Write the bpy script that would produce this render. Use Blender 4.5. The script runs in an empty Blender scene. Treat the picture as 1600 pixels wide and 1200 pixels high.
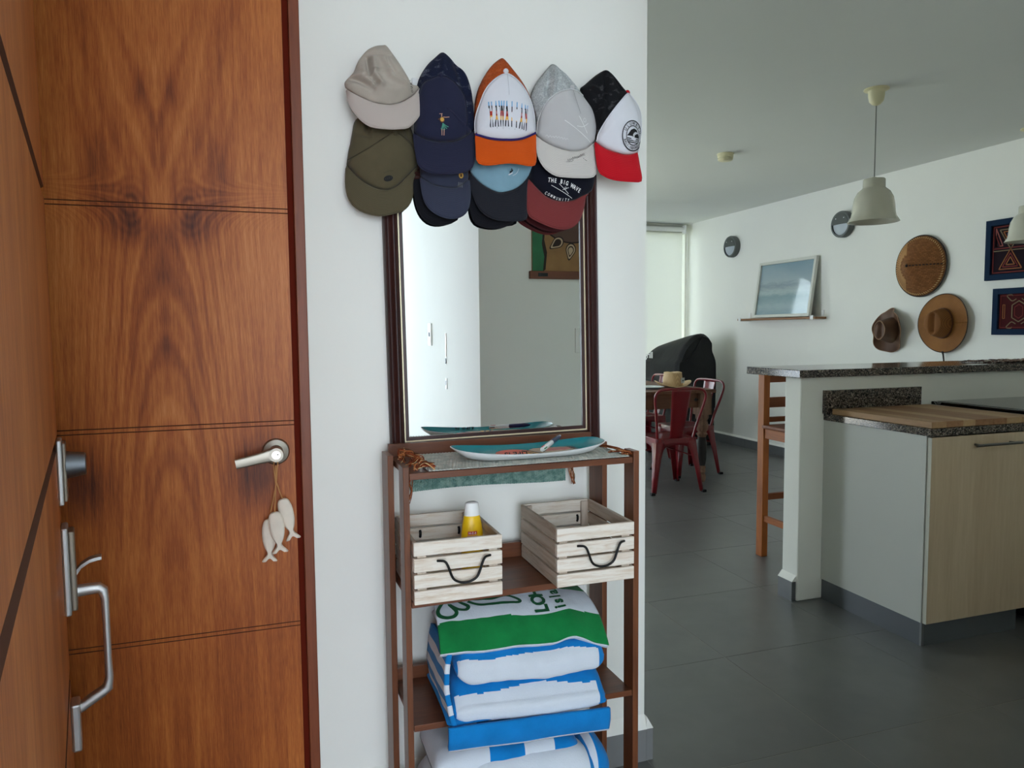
import bpy, bmesh, math, random
from mathutils import Vector, Matrix, noise
random.seed(7)
SC = bpy.context.scene
COL = SC.collection
PI = math.pi
# ------------------------------------------------------------------ camera
cd = bpy.data.cameras.new('camera'); cam = bpy.data.objects.new('camera', cd); COL.objects.link(cam)
cd.sensor_fit = 'HORIZONTAL'; cd.sensor_width = 36.0; cd.lens = 1139.42 / 1600 * 36.0
cd.clip_start = 0.02; cd.clip_end = 200
yaw, pitch, roll = 0.319486, -0.0727998, -0.00884537
f_ = Vector((math.sin(yaw)*math.cos(pitch), math.cos(yaw)*math.cos(pitch), math.sin(pitch)))
r_ = Vector((math.cos(yaw), -math.sin(yaw), 0)); u_ = r_.cross(f_)
r2 = math.cos(roll)*r_ + math.sin(roll)*u_; u2 = -math.sin(roll)*r_ + math.cos(roll)*u_
mw = Matrix.Identity(4)
for i in range(3):
    mw[i][0] = r2[i]; mw[i][1] = u2[i]; mw[i][2] = -f_[i]
mw[2][3] = 1.35
cam.matrix_world = mw
SC.camera = cam
# ------------------------------------------------------------------ sky, daylight, exposure
W = bpy.data.worlds.new('overcast_sky'); SC.world = W; W.use_nodes = True
bg = W.node_tree.nodes['Background']
bg.inputs[0].default_value = (0.77, 0.88, 1.0, 1); bg.inputs[1].default_value = 7.0
sun = bpy.data.lights.new('sun', 'SUN'); sun.energy = 30.0; sun.angle = math.radians(2); sun.color = (1.0, .97, .90)
so_ = bpy.data.objects.new('sun', sun); COL.objects.link(so_)
so_.rotation_euler = Vector((-.12, -.22, -.97)).to_track_quat('-Z', 'Y').to_euler()   # high sun behind the house: the terrace is lit, the entrance is in shade
def portal(name, loc, rot, sx, sy):
    l = bpy.data.lights.new(name, 'AREA'); l.shape = 'RECTANGLE'; l.size = sx; l.size_y = sy
    l.cycles.is_portal = True
    o = bpy.data.objects.new(name, l); COL.objects.link(o); o.location = loc; o.rotation_euler = rot
portal('daylight_portal_entrance', (0.36, 0.47, 1.33), (PI/2, 0, 0), 1.3, 2.75)
portal('daylight_portal_terrace', (2.1, 8.22, 1.3), (-PI/2, 0, 0), 4.2, 2.6)
portal('daylight_portal_side', (-1.38, 7.2, 1.3), (PI/2, 0, -PI/2), 1.4, 2.4)
portal('daylight_portal_added_window', (1.84, .48, 1.4), (PI/2, 0, 0), .42, .95)  # portal of the side window added for light
SC.view_settings.view_transform = 'Standard'; SC.view_settings.look = 'None'
SC.view_settings.gamma = 1.0; SC.view_settings.use_curve_mapping = False
SC.view_settings.exposure = 0.56
SC.cycles.max_bounces = 12; SC.cycles.diffuse_bounces = 8
SC.cycles.sample_clamp_indirect = 6.0
SC.cycles.use_denoising = True
# ------------------------------------------------------------------ helpers
def lin(c):
    c = c/255.0
    return c/12.92 if c <= 0.04045 else ((c+0.055)/1.055)**2.4
def rgb(r, g, b): return (lin(r), lin(g), lin(b), 1.0)
WM = {}
def tag(o, label=None, cat=None, group=None, kind=None):
    if label: o['label'] = label
    if cat: o['category'] = cat
    if group: o['group'] = group
    if kind: o['kind'] = kind
    return o
def thing(name, label, cat, loc=(0, 0, 0), rz=0.0, group=None, kind=None, rot=None):
    o = bpy.data.objects.new(name, None); COL.objects.link(o); o.empty_display_size = 0.05
    M_ = Matrix.Translation(Vector(loc)) @ (rot.to_4x4() if rot is not None else Matrix.Rotation(rz, 4, 'Z'))
    o.matrix_world = M_; WM[o] = M_
    return tag(o, label, cat, group, kind)
def copy_tree(o, parent=None):
    c = o.copy(); COL.objects.link(c); WM[c] = WM[o]
    if parent is not None:
        c.parent = parent
    for ch in list(o.children):
        copy_tree(ch, c)
    return c
class MB:
    def __init__(s): s.v = []; s.f = []; s.m = []; s.uv = {}
    def add(s, vs, fs, mi=0, uvs=None):
        b = len(s.v); s.v += [tuple(p) for p in vs]
        if uvs:
            for i, q in enumerate(uvs): s.uv[b+i] = q
        for q in fs: s.f.append(tuple(b+i for i in q)); s.m.append(mi)
        return s
    def box(s, x0, x1, y0, y1, z0, z1, mi=0, T=None):
        P = [(x0,y0,z0),(x1,y0,z0),(x1,y1,z0),(x0,y1,z0),(x0,y0,z1),(x1,y0,z1),(x1,y1,z1),(x0,y1,z1)]
        if T is not None: P = [T @ Vector(p) for p in P]
        return s.add(P, [(0,3,2,1),(4,5,6,7),(0,1,5,4),(1,2,6,5),(2,3,7,6),(3,0,4,7)], mi)
    def beam(s, p0, p1, w, t, up=(0,0,1), mi=0, w1=None, t1=None):
        p0 = Vector(p0); p1 = Vector(p1); d = (p1-p0).normalized(); up = Vector(up)
        a = d.cross(up)
        if a.length < 1e-4: a = d.cross(Vector((0,1,0)))
        a.normalize(); b = a.cross(d); w1 = w if w1 is None else w1; t1 = t if t1 is None else t1
        P = []
        for p, ww, tt in ((p0, w, t), (p1, w1, t1)):
            for i, j in ((-1,-1),(1,-1),(1,1),(-1,1)): P.append(p + a*(i*ww/2) + b*(j*tt/2))
        return s.add(P, [(0,1,2,3),(7,6,5,4),(0,4,5,1),(1,5,6,2),(2,6,7,3),(3,7,4,0)], mi)
    def tube(s, pts, r, n=8, mi=0, closed=False, caps=True, flat=1.0):
        pts = [Vector(p) for p in pts]; N = len(pts); P = []; prev = None
        for i, p in enumerate(pts):
            if closed: d = pts[(i+1) % N] - pts[i-1]
            else: d = pts[min(i+1, N-1)] - pts[max(i-1, 0)]
            d.normalize()
            if prev is None:
                a = d.cross(Vector((0,0,1)))
                if a.length < 1e-3: a = d.cross(Vector((1,0,0)))
            else: a = prev - d*prev.dot(d)
            a.normalize(); prev = a; b = d.cross(a)
            rr = r[i] if isinstance(r, (list, tuple)) else r
            for k in range(n):
                t = 2*PI*k/n; P.append(p + a*math.cos(t)*rr + b*math.sin(t)*rr*flat)
        F = []
        for i in range(N if closed else N-1):
            j = (i+1) % N
            for k in range(n):
                l = (k+1) % n; F.append((i*n+k, i*n+l, j*n+l, j*n+k))
        if caps and not closed:
            F.append(tuple(range(n-1, -1, -1))); F.append(tuple((N-1)*n+k for k in range(n)))
        return s.add(P, F, mi)
    def cyl(s, p0, p1, r0, r1=None, n=24, mi=0): return s.tube([p0, p1], [r0, r0 if r1 is None else r1], n, mi)
    def lathe(s, prof, T=None, n=32, mi=0, mis=None):
        T = T or Matrix.Identity(4); P = []; N = len(prof)
        for r, z in prof:
            for k in range(n):
                t = 2*PI*k/n; P.append(T @ Vector((r*math.cos(t), r*math.sin(t), z)))
        b = len(s.v); s.v += [tuple(p) for p in P]
        for i in range(N-1):
            for k in range(n):
                l = (k+1) % n; s.f.append((b+i*n+k, b+i*n+l, b+(i+1)*n+l, b+(i+1)*n+k)); s.m.append(mis[i] if mis else mi)
        return s
    def prism(s, poly, T, h, mi=0, back=True):
        # poly in local xy, extruded along local z by h
        n = len(poly); P = [T @ Vector((x, y, 0)) for x, y in poly] + [T @ Vector((x, y, h)) for x, y in poly]
        F = [tuple(range(n, 2*n))]
        if back: F.append(tuple(range(n-1, -1, -1)))
        for i in range(n):
            j = (i+1) % n; F.append((i, j, n+j, n+i))
        return s.add(P, F, mi)
    def grid(s, fn, nu, nv, mi=0, uv=False, wrap=False, mfn=None):
        P = []; U = []
        for i in range(nu+1):
            for j in range(nv+1):
                P.append(fn(i/nu, j/nv)); U.append((i/nu, j/nv))
        b = len(s.v); s.v += [tuple(p) for p in P]
        if uv:
            for i, q in enumerate(U): s.uv[b+i] = q
        for i in range(nu):
            for j in range(nv):
                a = b+i*(nv+1)+j; s.f.append((a, a+nv+1, a+nv+2, a+1))
                s.m.append(mfn((i+.5)/nu, (j+.5)/nv) if mfn else mi)
        return s
    def build(s, name, mats, parent=None, smooth=None, bevel=None, seg=2, solid=None, offset=0.0, weld=False, label=None, kind=None, subsurf=0):
        me = bpy.data.meshes.new(name)
        M_ = WM[parent] if parent is not None else None
        vs = s.v
        if M_ is not None:
            Mi = M_.inverted(); vs = [Mi @ Vector(p) for p in s.v]
        me.from_pydata(vs, [], s.f)
        if not isinstance(mats, (list, tuple)): mats = [mats]
        for m in mats: me.materials.append(m)
        for p, mi in zip(me.polygons, s.m): p.material_index = mi
        if s.uv:
            ul = me.uv_layers.new(name='UVMap')
            for lo in me.loops: ul.data[lo.index].uv = s.uv.get(lo.vertex_index, (0, 0))
        bm = bmesh.new(); bm.from_mesh(me)
        if weld: bmesh.ops.remove_doubles(bm, verts=bm.verts, dist=1e-5)
        bmesh.ops.recalc_face_normals(bm, faces=bm.faces)
        bm.to_mesh(me); bm.free()
        if smooth is not None:
            for p in me.polygons: p.use_smooth = True
            me.set_sharp_from_angle(angle=math.radians(smooth))
        o = bpy.data.objects.new(name, me); COL.objects.link(o)
        if parent is not None:
            o.parent = parent; WM[o] = M_
        else: WM[o] = Matrix.Identity(4)
        if solid:
            m = o.modifiers.new('solid', 'SOLIDIFY'); m.thickness = solid; m.offset = offset
        if bevel:
            m = o.modifiers.new('bevel', 'BEVEL'); m.width = bevel; m.segments = seg; m.limit_method = 'ANGLE'; m.angle_limit = math.radians(40)
        if subsurf:
            m = o.modifiers.new('sub', 'SUBSURF'); m.levels = subsurf; m.render_levels = subsurf
        if label: o['label'] = label
        if kind: o['kind'] = kind
        return o
def flip(o):
    o.data.flip_normals(); return o
def crom(pts, n=6, closed=True):
    out = []; N = len(pts)
    for i in range(N if closed else N-1):
        g = (lambda k: pts[k % N]) if closed else (lambda k: pts[max(0, min(N-1, k))])
        p0, p1, p2, p3 = g(i-1), g(i), g(i+1), g(i+2)
        for k in range(n):
            t = k/n
            out.append(tuple(0.5*(2*b + (c-a)*t + (2*a-5*b+4*c-d)*t*t + (3*b-a-3*c+d)*t**3) for a, b, c, d in zip(p0, p1, p2, p3)))
    if not closed: out.append(tuple(pts[-1]))
    return out
def resample(pts, n):
    pts = [Vector(p) for p in pts]; L = [0]
    for a, b in zip(pts, pts[1:]): L.append(L[-1] + (b-a).length)
    out = []; k = 0
    for i in range(n+1):
        t = L[-1]*i/n
        while k < len(L)-2 and L[k+1] < t: k += 1
        d = L[k+1]-L[k]; w = (t-L[k])/d if d > 0 else 0
        out.append(pts[k].lerp(pts[k+1], w))
    return out
def nz(x, y, z, s=1.0, seed=0.0): return noise.noise(Vector((x*s+seed, y*s+seed*1.7, z*s-seed)))
# ------------------------------------------------------------------ materials
class NT:
    def __init__(s, name):
        s.mat = bpy.data.materials.new(name); s.mat.use_nodes = True; s.t = s.mat.node_tree
        s.b = s.t.nodes['Principled BSDF']; s.n = s.t.nodes; s.l = s.t.links
    def new(s, typ, **kw):
        n = s.n.new(typ)
        for k, v in kw.items(): setattr(n, k, v)
        return n
    def link(s, a, b): s.l.new(a, b)
    def coords(s, scale=(1,1,1), rnd=False, kind='Object'):
        tc = s.new('ShaderNodeTexCoord'); mp = s.new('ShaderNodeMapping')
        mp.inputs['Scale'].default_value = scale; out = tc.outputs[kind]
        if rnd:
            oi = s.new('ShaderNodeObjectInfo'); vm = s.new('ShaderNodeVectorMath', operation='MULTIPLY_ADD')
            vm.inputs[0].default_value = (7.3, 5.1, 9.7)
            s.link(oi.outputs['Random'], vm.inputs[1]); s.link(out, vm.inputs[2]); out = vm.outputs[0]
        s.link(out, mp.inputs['Vector']); return mp.outputs[0]
    def noise(s, vec, scale, detail=4, rough=.55, dist=0):
        n = s.new('ShaderNodeTexNoise'); n.inputs['Scale'].default_value = scale; n.inputs['Detail'].default_value = detail
        n.inputs['Roughness'].default_value = rough; n.inputs['Distortion'].default_value = dist
        s.link(vec, n.inputs['Vector']); return n.outputs['Fac']
    def ramp(s, fac, stops, interp='LINEAR'):
        r = s.new('ShaderNodeValToRGB'); r.color_ramp.interpolation = interp; e = r.color_ramp.elements
        while len(e) < len(stops): e.new(0.5)
        for el, (p, c) in zip(e, stops): el.position = p; el.color = c
        s.link(fac, r.inputs[0]); return r.outputs[0]
    def math(s, op, a, b=None, c=None):
        n = s.new('ShaderNodeMath', operation=op)
        for i, q in enumerate((a, b, c)):
            if q is None: continue
            if isinstance(q, (int, float)): n.inputs[i].default_value = q
            else: s.link(q, n.inputs[i])
        return n.outputs[0]
    def mix(s, fac, a, b, mode='MIX'):
        n = s.new('ShaderNodeMix', data_type='RGBA', blend_type=mode)
        for i, q in ((0, fac), (6, a), (7, b)):
            if isinstance(q, (int, float)): n.inputs[i].default_value = q
            elif isinstance(q, tuple): n.inputs[i].default_value = q
            else: s.link(q, n.inputs[i])
        return n.outputs[2]
    def bump(s, h, strength=.3, dist=.002, normal=None):
        n = s.new('ShaderNodeBump'); n.inputs['Strength'].default_value = strength; n.inputs['Distance'].default_value = dist
        s.link(h, n.inputs['Height'])
        if normal is not None: s.link(normal, n.inputs['Normal'])
        s.link(n.outputs[0], s.b.inputs['Normal']); return n.outputs[0]
    def col(s, c):
        if isinstance(c, tuple): s.b.inputs['Base Color'].default_value = c
        else: s.link(c, s.b.inputs['Base Color'])
    def set(s, **kw):
        for k, v in kw.items():
            k = {'rough': 'Roughness', 'metal': 'Metallic', 'spec': 'Specular IOR Level', 'coat': 'Coat Weight', 'coatr': 'Coat Roughness', 'sheen': 'Sheen Weight', 'trans': 'Transmission Weight'}[k]
            if isinstance(v, (int, float)): s.b.inputs[k].default_value = v
            else: s.link(v, s.b.inputs[k])
        return s
def plain(name, c, rough=.5, metal=0, var=.0, vscale=8, bump=0, bscale=60, bdist=.001, spec=.5, sheen=0, coat=0):
    t = NT(name); t.set(rough=rough, metal=metal, spec=spec, sheen=sheen, coat=coat)
    v = t.coords()
    if var:
        n = t.noise(v, vscale, 5)
        t.col(t.ramp(n, [(.25, tuple(x*(1-var) for x in c[:3])+(1,)), (.75, tuple(min(1, x*(1+var)) for x in c[:3])+(1,))]))
    else: t.col(c)
    if bump: t.bump(t.noise(v, bscale, 3), bump, bdist)
    return t.mat
def wood(name, dark, light, axis='Z', freq=1.0, rough=.5, bump=.15, contrast=1.0, coat=0, white=0.0):
    t = NT(name); t.set(rough=rough, coat=coat, coatr=.25, spec=.35)
    sc = {'X': (1.2, 14, 14), 'Y': (14, 1.2, 14), 'Z': (14, 14, 1.2)}[axis]
    v = t.coords(tuple(q*freq for q in sc), rnd=True)
    n1 = t.noise(v, 1.6, 6, .6, .8); n2 = t.noise(v, 9, 4, .6, .2)
    m = t.math('ADD', t.math('MULTIPLY', n1, .7), t.math('MULTIPLY', n2, .3))
    w = .28/contrast
    c = t.ramp(m, [(.5-w, dark), (.5+w, light)])
    if white:
        v2 = t.coords(tuple(q*freq*.6 for q in sc), rnd=True); n3 = t.noise(v2, 3.0, 6, .7, .5)
        c = t.mix(t.math('MULTIPLY', t.ramp(n3, [(.27, (0,0,0,1)), (.56, (1,1,1,1))]), white), c, rgb(236, 229, 218))
    t.col(c); t.bump(n2, bump, .001); return t.mat
def cloth(name, c, scale=500, var=.08, rough=.95, bump=.3, sheen=.1):
    t = NT(name); t.set(rough=rough, spec=.15, sheen=sheen); v = t.coords()
    n = t.noise(v, 18, 4); n2 = t.noise(v, scale, 2)
    t.col(t.ramp(n, [(.3, tuple(x*(1-var) for x in c[:3])+(1,)), (.7, tuple(min(1, x*(1+var)) for x in c[:3])+(1,))]))
    t.bump(n2, bump, .0008); return t.mat
# ------------------------------------------------------------------ shared materials
WALL = plain('wall_paint', rgb(238, 237, 230), .75, var=.012, vscale=3, bump=.12, bscale=90, bdist=.0006, spec=.25)
CEIL = plain('ceiling_paint', rgb(224, 226, 223), .85, var=.012, vscale=2, spec=.2)
GROUT = plain('grout', rgb(158, 156, 148), .9)
def tile_mat(name, a, b, rough=.3):
    t = NT(name); v = t.coords((1, 1, 1), rnd=True)
    n = t.noise(v, 2.2, 6, .6, .4); n2 = t.noise(v, 11, 4, .5)
    m = t.math('ADD', t.math('MULTIPLY', n, .7), t.math('MULTIPLY', n2, .3))
    t.col(t.ramp(m, [(.3, a), (.7, b)])); t.set(rough=rough, spec=.9); return t.mat
TILE = tile_mat('floor_tile_stone', rgb(84, 84, 84), rgb(102, 102, 100), .33)
SKIRT = tile_mat('skirting_stone', rgb(112, 112, 113), rgb(136, 136, 136), .4)
SKIRTD = tile_mat('skirting_stone_dark', rgb(76, 78, 80), rgb(98, 100, 101), .4)
STEEL = plain('brushed_steel', rgb(212, 214, 216), .45, 1, var=.04, vscale=40)
NICKEL = plain('satin_nickel', rgb(166, 158, 146), .45, 1)
BLACKIRON = plain('black_iron', rgb(28, 28, 28), .45, .6)
WHITEP = plain('white_plastic', rgb(238, 238, 236), .4)
GLASSB = plain('black_glass', rgb(10, 11, 14), .06, spec=.6)
MIRROR = plain('mirror_silver', rgb(236, 240, 240), .0, 1)
GOLD = plain('gilt_line', rgb(226, 212, 176), .4, .2)
RUST = plain('dark_red_stop', rgb(96, 30, 16), .85, spec=.08)

# ------------------------------------------------------------------ setting
def S(name, mb, m, label, cat, **k):
    return tag(mb.build(name, m, **k), label, cat, None, 'structure')
floor = S('floor', MB().box(-1.5, 5.25, .50, 8.4, -.06, -.0012).box(-.30, 1.05, -.3, .64, -.06, -.0012), GROUT, 'grey stone tile floor running from the entrance to the dining area', 'floor')
TX0, TY0, TP = 1.085, 1.848, .6495
full = None
def clipr(a0, a1, b0, b1): return max(a0, b0), min(a1, b1)
for i in range(-5, 8):
    for j in range(-4, 11):
        x0 = TX0+i*.654+.0016; x1 = x0+.654-.0032; y0 = TY0+j*.6475+.0016; y1 = y0+.6475-.0032
        if x1 < 1.0 and y0 > 2.1 and y1 < 3.25: continue
        if y1 < .66 and (x1 < -.28 or x0 > 1.0): continue
        X0, X1 = clipr(x0, x1, -1.42, 5.12)
        Y0, Y1 = clipr(y0, y1, -.28 if (x1 > -.28 and x0 < 1.0) else .62, 8.26)
        if Y1 < .66: X0, X1 = clipr(X0, X1, -.27, 1.0)
        if X1-X0 < .02 or Y1-Y0 < .02: continue
        if full is not None and abs(X1-X0-.6508) < 1e-3 and abs(Y1-Y0-.6443) < 1e-3:
            o = full.copy(); COL.objects.link(o); o.parent = floor; WM[o] = WM[floor]
            o.location = ((X0+X1)/2, (Y0+Y1)/2, 0)
        else:
            hx, hy = (X1-X0)/2, (Y1-Y0)/2
            o = MB().box(-hx, hx, -hy, hy, -.012, 0).build('tile', TILE, floor); o.location = ((X0+X1)/2, (Y0+Y1)/2, 0)
            if abs(X1-X0-.6508) < 1e-3 and abs(Y1-Y0-.6443) < 1e-3: full = o
S('trim_5', MB().box(-1.4, 1.03, -3.4, .5, 2.70, 2.82), CEIL, 'unseen flat roof over the entrance porch, its depth set to shade it', 'porch roof')  # unseen roof, added and lengthened to hold back skylight at the entrance
S('ceiling', MB().box(-1.5, 5.25, .5, 8.4, 2.68, 2.8), CEIL, 'flat pale ceiling over the hall and kitchen', 'ceiling')
wb = MB()
wb.box(.095, 1.082, 1.975, 2.10, 0, 2.68).box(-1.4, -.80, 1.975, 2.10, 0, 2.68).box(-.80, .095, 1.975, 2.10, 2.26, 2.68)
wb.box(.96, 1.082, 2.10, 3.3, 0, 2.68).box(-1.4, .96, 3.2, 3.3, 0, 2.68)
S('wall_back', wb, WALL, 'white wall with the caps and the mirror beside the wooden door', 'wall')
S('wall_right', MB().box(5.11, 5.25, .5, 8.4, 0, 2.68), WALL, 'long white side wall with hats, lights and pictures', 'wall')
S('wall_far', MB().box(5.075, 5.11, 8.25, 8.4, 0, 2.68).box(.1, 5.075, 8.25, 8.4, 2.63, 2.68).box(-1.4, .1, 8.25, 8.4, 0, 2.68), WALL, 'narrow white end wall around the window with the blind', 'wall')
wl = MB().box(-1.5, -1.4, .5, 6.5, 0, 2.68).box(-1.5, -1.4, 7.9, 8.4, 0, 2.68).box(-1.5, -1.4, 6.5, 7.9, 2.5, 2.68)
S('wall_left', wl, WALL, 'white wall on the hidden side of the dining area', 'wall')
S('wall_front', MB().box(1.03, 1.64, .50, .64, 0, 2.68).box(2.04, 5.11, .50, .64, 0, 2.68).box(1.64, 2.04, .50, .64, 0, .95).box(1.64, 2.04, .50, .64, 1.85, 2.68), WALL, 'white wall facing the mirror, with the hanging painting', 'wall')
S('wall_entrance', MB().box(.93, 1.03, -3.6, .64, 0, 2.70), WALL, 'white wall beside the entrance carrying the strike plates, seen in the mirror', 'wall')
S('wall_hinge', MB().box(-1.5, -.25, .50, .64, 0, 2.68), WALL, 'white wall on the hinge side of the entrance', 'wall')
S('wall_porch_added', MB().box(-1.4, -1.28, -3.4, .5, 0, 2.70), plain('porch_render', rgb(140, 138, 132), .85, var=.06), 'unseen grey wall added on the far side of the porch to hold back light', 'wall')  # unseen wall, added and kept dark to dim the entrance wall
S('wall_bar', MB().box(2.438, 5.11, 2.905, 3.021, 0, 1.111), WALL, 'low white wall carrying the granite bar top', 'wall', bevel=.006)
S('trim_2', MB().box(-2.5, 3.5, -6.5, -.3, -.06, -.005), plain('porch_concrete', rgb(112, 112, 110), .8, var=.05), 'unseen concrete porch floor outside the entrance, darkened to bounce less light', 'porch')  # unseen floor, darkened so less light bounces up in the porch
S('trim_3', MB().box(-6, 8, 8.4, 11, -.12, -.02), plain('terrace_stone', rgb(170, 168, 160), .8, var=.05), 'pale terrace outside the far window', 'terrace')

S('trim_4', MB().box(-8, 10, 11, 26, -.16, -.06), plain('lawn', rgb(112, 118, 84), .9, var=.15), 'unseen green lawn added beyond the terrace to tint the daylight', 'lawn')  # unseen lawn, added so its bounce tints the far daylight green
# skirting: stone tile pieces with a plaster fillet on top
def skirting(name, p0, p1, nrm, h, t, n, m, label, flare=.04):
    p0 = Vector(p0); p1 = Vector(p1); nv = Vector(nrm)
    f = MB()
    a, b = p0 + Vector((0, 0, h)), p1 + Vector((0, 0, h))
    P = [a, a+nv*(t+.001), a+Vector((0, 0, flare)), b, b+nv*(t+.001), b+Vector((0, 0, flare))]
    f.add(P, [(0,1,2), (5,4,3), (0,3,4,1), (1,4,5,2), (2,5,3,0)])
    o = S(name, f, WALL, label, 'baseboard')
    for i in range(n):
        q0 = p0.lerp(p1, i/n); q1 = p0.lerp(p1, (i+1)/n); d = (q1-q0).normalized()*.0015
        q0 += d; q1 -= d; g = MB()
        P = [q0, q1, q1+nv*t, q0+nv*t]; P += [x+Vector((0, 0, h-.0005)) for x in P]
        g.add(P, [(0,3,2,1),(4,5,6,7),(0,1,5,4),(1,2,6,5),(2,3,7,6),(3,0,4,7)]).build('tile', m, o)
    return o
skirting('baseboard_back', (.12, 1.975, 0), (1.082, 1.975, 0), (0, -1, 0), .103, .018, 2, SKIRT, 'grey skirting under the white wall behind the shelf')
skirting('baseboard_back_end', (1.082, 1.957, 0), (1.082, 2.9, 0), (1, 0, 0), .103, .022, 2, SKIRT, 'grey skirting round the end of the white cap wall')
skirting('baseboard_right', (5.11, .64, 0), (5.11, 8.25, 0), (-1, 0, 0), .10, .018, 12, SKIRTD, 'dark grey skirting along the long side wall', .02)
skirting('baseboard_bar', (2.438, 2.915, 0), (2.438, 3.021, 0), (-1, 0, 0), .098, .024, 1, SKIRTD, 'short dark skirting tile on the end of the bar wall', .03)

# window with roller blind
win = S('window_1', MB().box(.1, 5.075, 8.30, 8.36, 0, .06).box(.1, 5.075, 8.30, 8.36, 2.57, 2.63), plain('white_aluminium', rgb(235, 238, 238), .4), 'wide glazed terrace window, mostly behind a pale roller blind', 'window')
for x in (.1, 1.74, 3.38): MB().box(x, x+.055, 8.305, 8.355, .06, 2.57).build('window_frame', plain('white_aluminium', rgb(235, 238, 238), .4), win)
gm = NT('window_glass'); gm.t.nodes.remove(gm.b); t1_ = gm.new('ShaderNodeBsdfTransparent'); t2_ = gm.new('ShaderNodeBsdfGlossy'); mx = gm.new('ShaderNodeMixShader'); fr = gm.new('ShaderNodeFresnel')
t1_.inputs[0].default_value = (.74, .76, .74, 1); t2_.inputs['Roughness'].default_value = .0; fr.inputs[0].default_value = 1.4
gm.link(fr.outputs[0], mx.inputs[0]); gm.link(t1_.outputs[0], mx.inputs[1]); gm.link(t2_.outputs[0], mx.inputs[2]); gm.link(mx.outputs[0], gm.n['Material Output'].inputs[0])
for x in (.155, 1.795, 3.435): MB().box(x, x+(1.585 if x < 3 else 1.64), 8.327, 8.333, .06, 2.57).build('pane', gm.mat, win)
w2 = S('window_2_added', MB().box(1.64, 2.04, .54, .58, .95, .99).box(1.64, 2.04, .54, .58, 1.81, 1.85).box(1.64, 1.68, .54, .58, .99, 1.81).box(2.0, 2.04, .54, .58, .99, 1.81), plain('white_aluminium', rgb(235, 238, 238), .4), 'narrow window added in the front wall behind the camera to light the bar wall', 'window')  # unseen window, added to brighten the end of the bar wall
MB().box(1.68, 2.0, .557, .562, .99, 1.81).build('pane', gm.mat, w2)
bt = NT('blind_cloth'); bt.t.nodes.remove(bt.b)
o_ = bt.n['Material Output']; d1 = bt.new('ShaderNodeBsdfDiffuse'); d2 = bt.new('ShaderNodeBsdfTranslucent'); mx = bt.new('ShaderNodeMixShader')
d1.inputs[0].default_value = rgb(238, 236, 230); d2.inputs[0].default_value = rgb(238, 238, 236); mx.inputs[0].default_value = .50
bt.link(d1.outputs[0], mx.inputs[1]); bt.link(d2.outputs[0], mx.inputs[2]); bt.link(mx.outputs[0], o_.inputs[0])
bl = thing('roller_blind', 'pale roller blind pulled down over the far window', 'blind', (4.4, 8.17, 2.6))
MB().box(3.42, 4.985, 8.168, 8.171, .05, 2.56).build('blind_cloth', bt.mat, bl)
MB().cyl((3.42, 8.165, 2.605), (5.0, 8.165, 2.605), .028, n=24).build('roller_tube', WHITEP, bl, smooth=40)
MB().box(3.40, 5.03, 8.20, 8.235, 2.55, 2.665).build('headrail', plain('blind_rail', rgb(186, 186, 180), .5), bl)
MB().box(5.0, 5.02, 8.12, 8.235, 2.55, 2.655).build('bracket', WHITEP, bl, bevel=.006)
MB().tube([(5.045, 8.15, 2.58), (5.047, 8.15, .9)], .0035, 6).build('pull_cord', WHITEP, bl)
MB().box(3.42, 4.985, 8.16, 8.18, .03, .06).build('bottom_rail', WHITEP, bl, bevel=.004)

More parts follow.
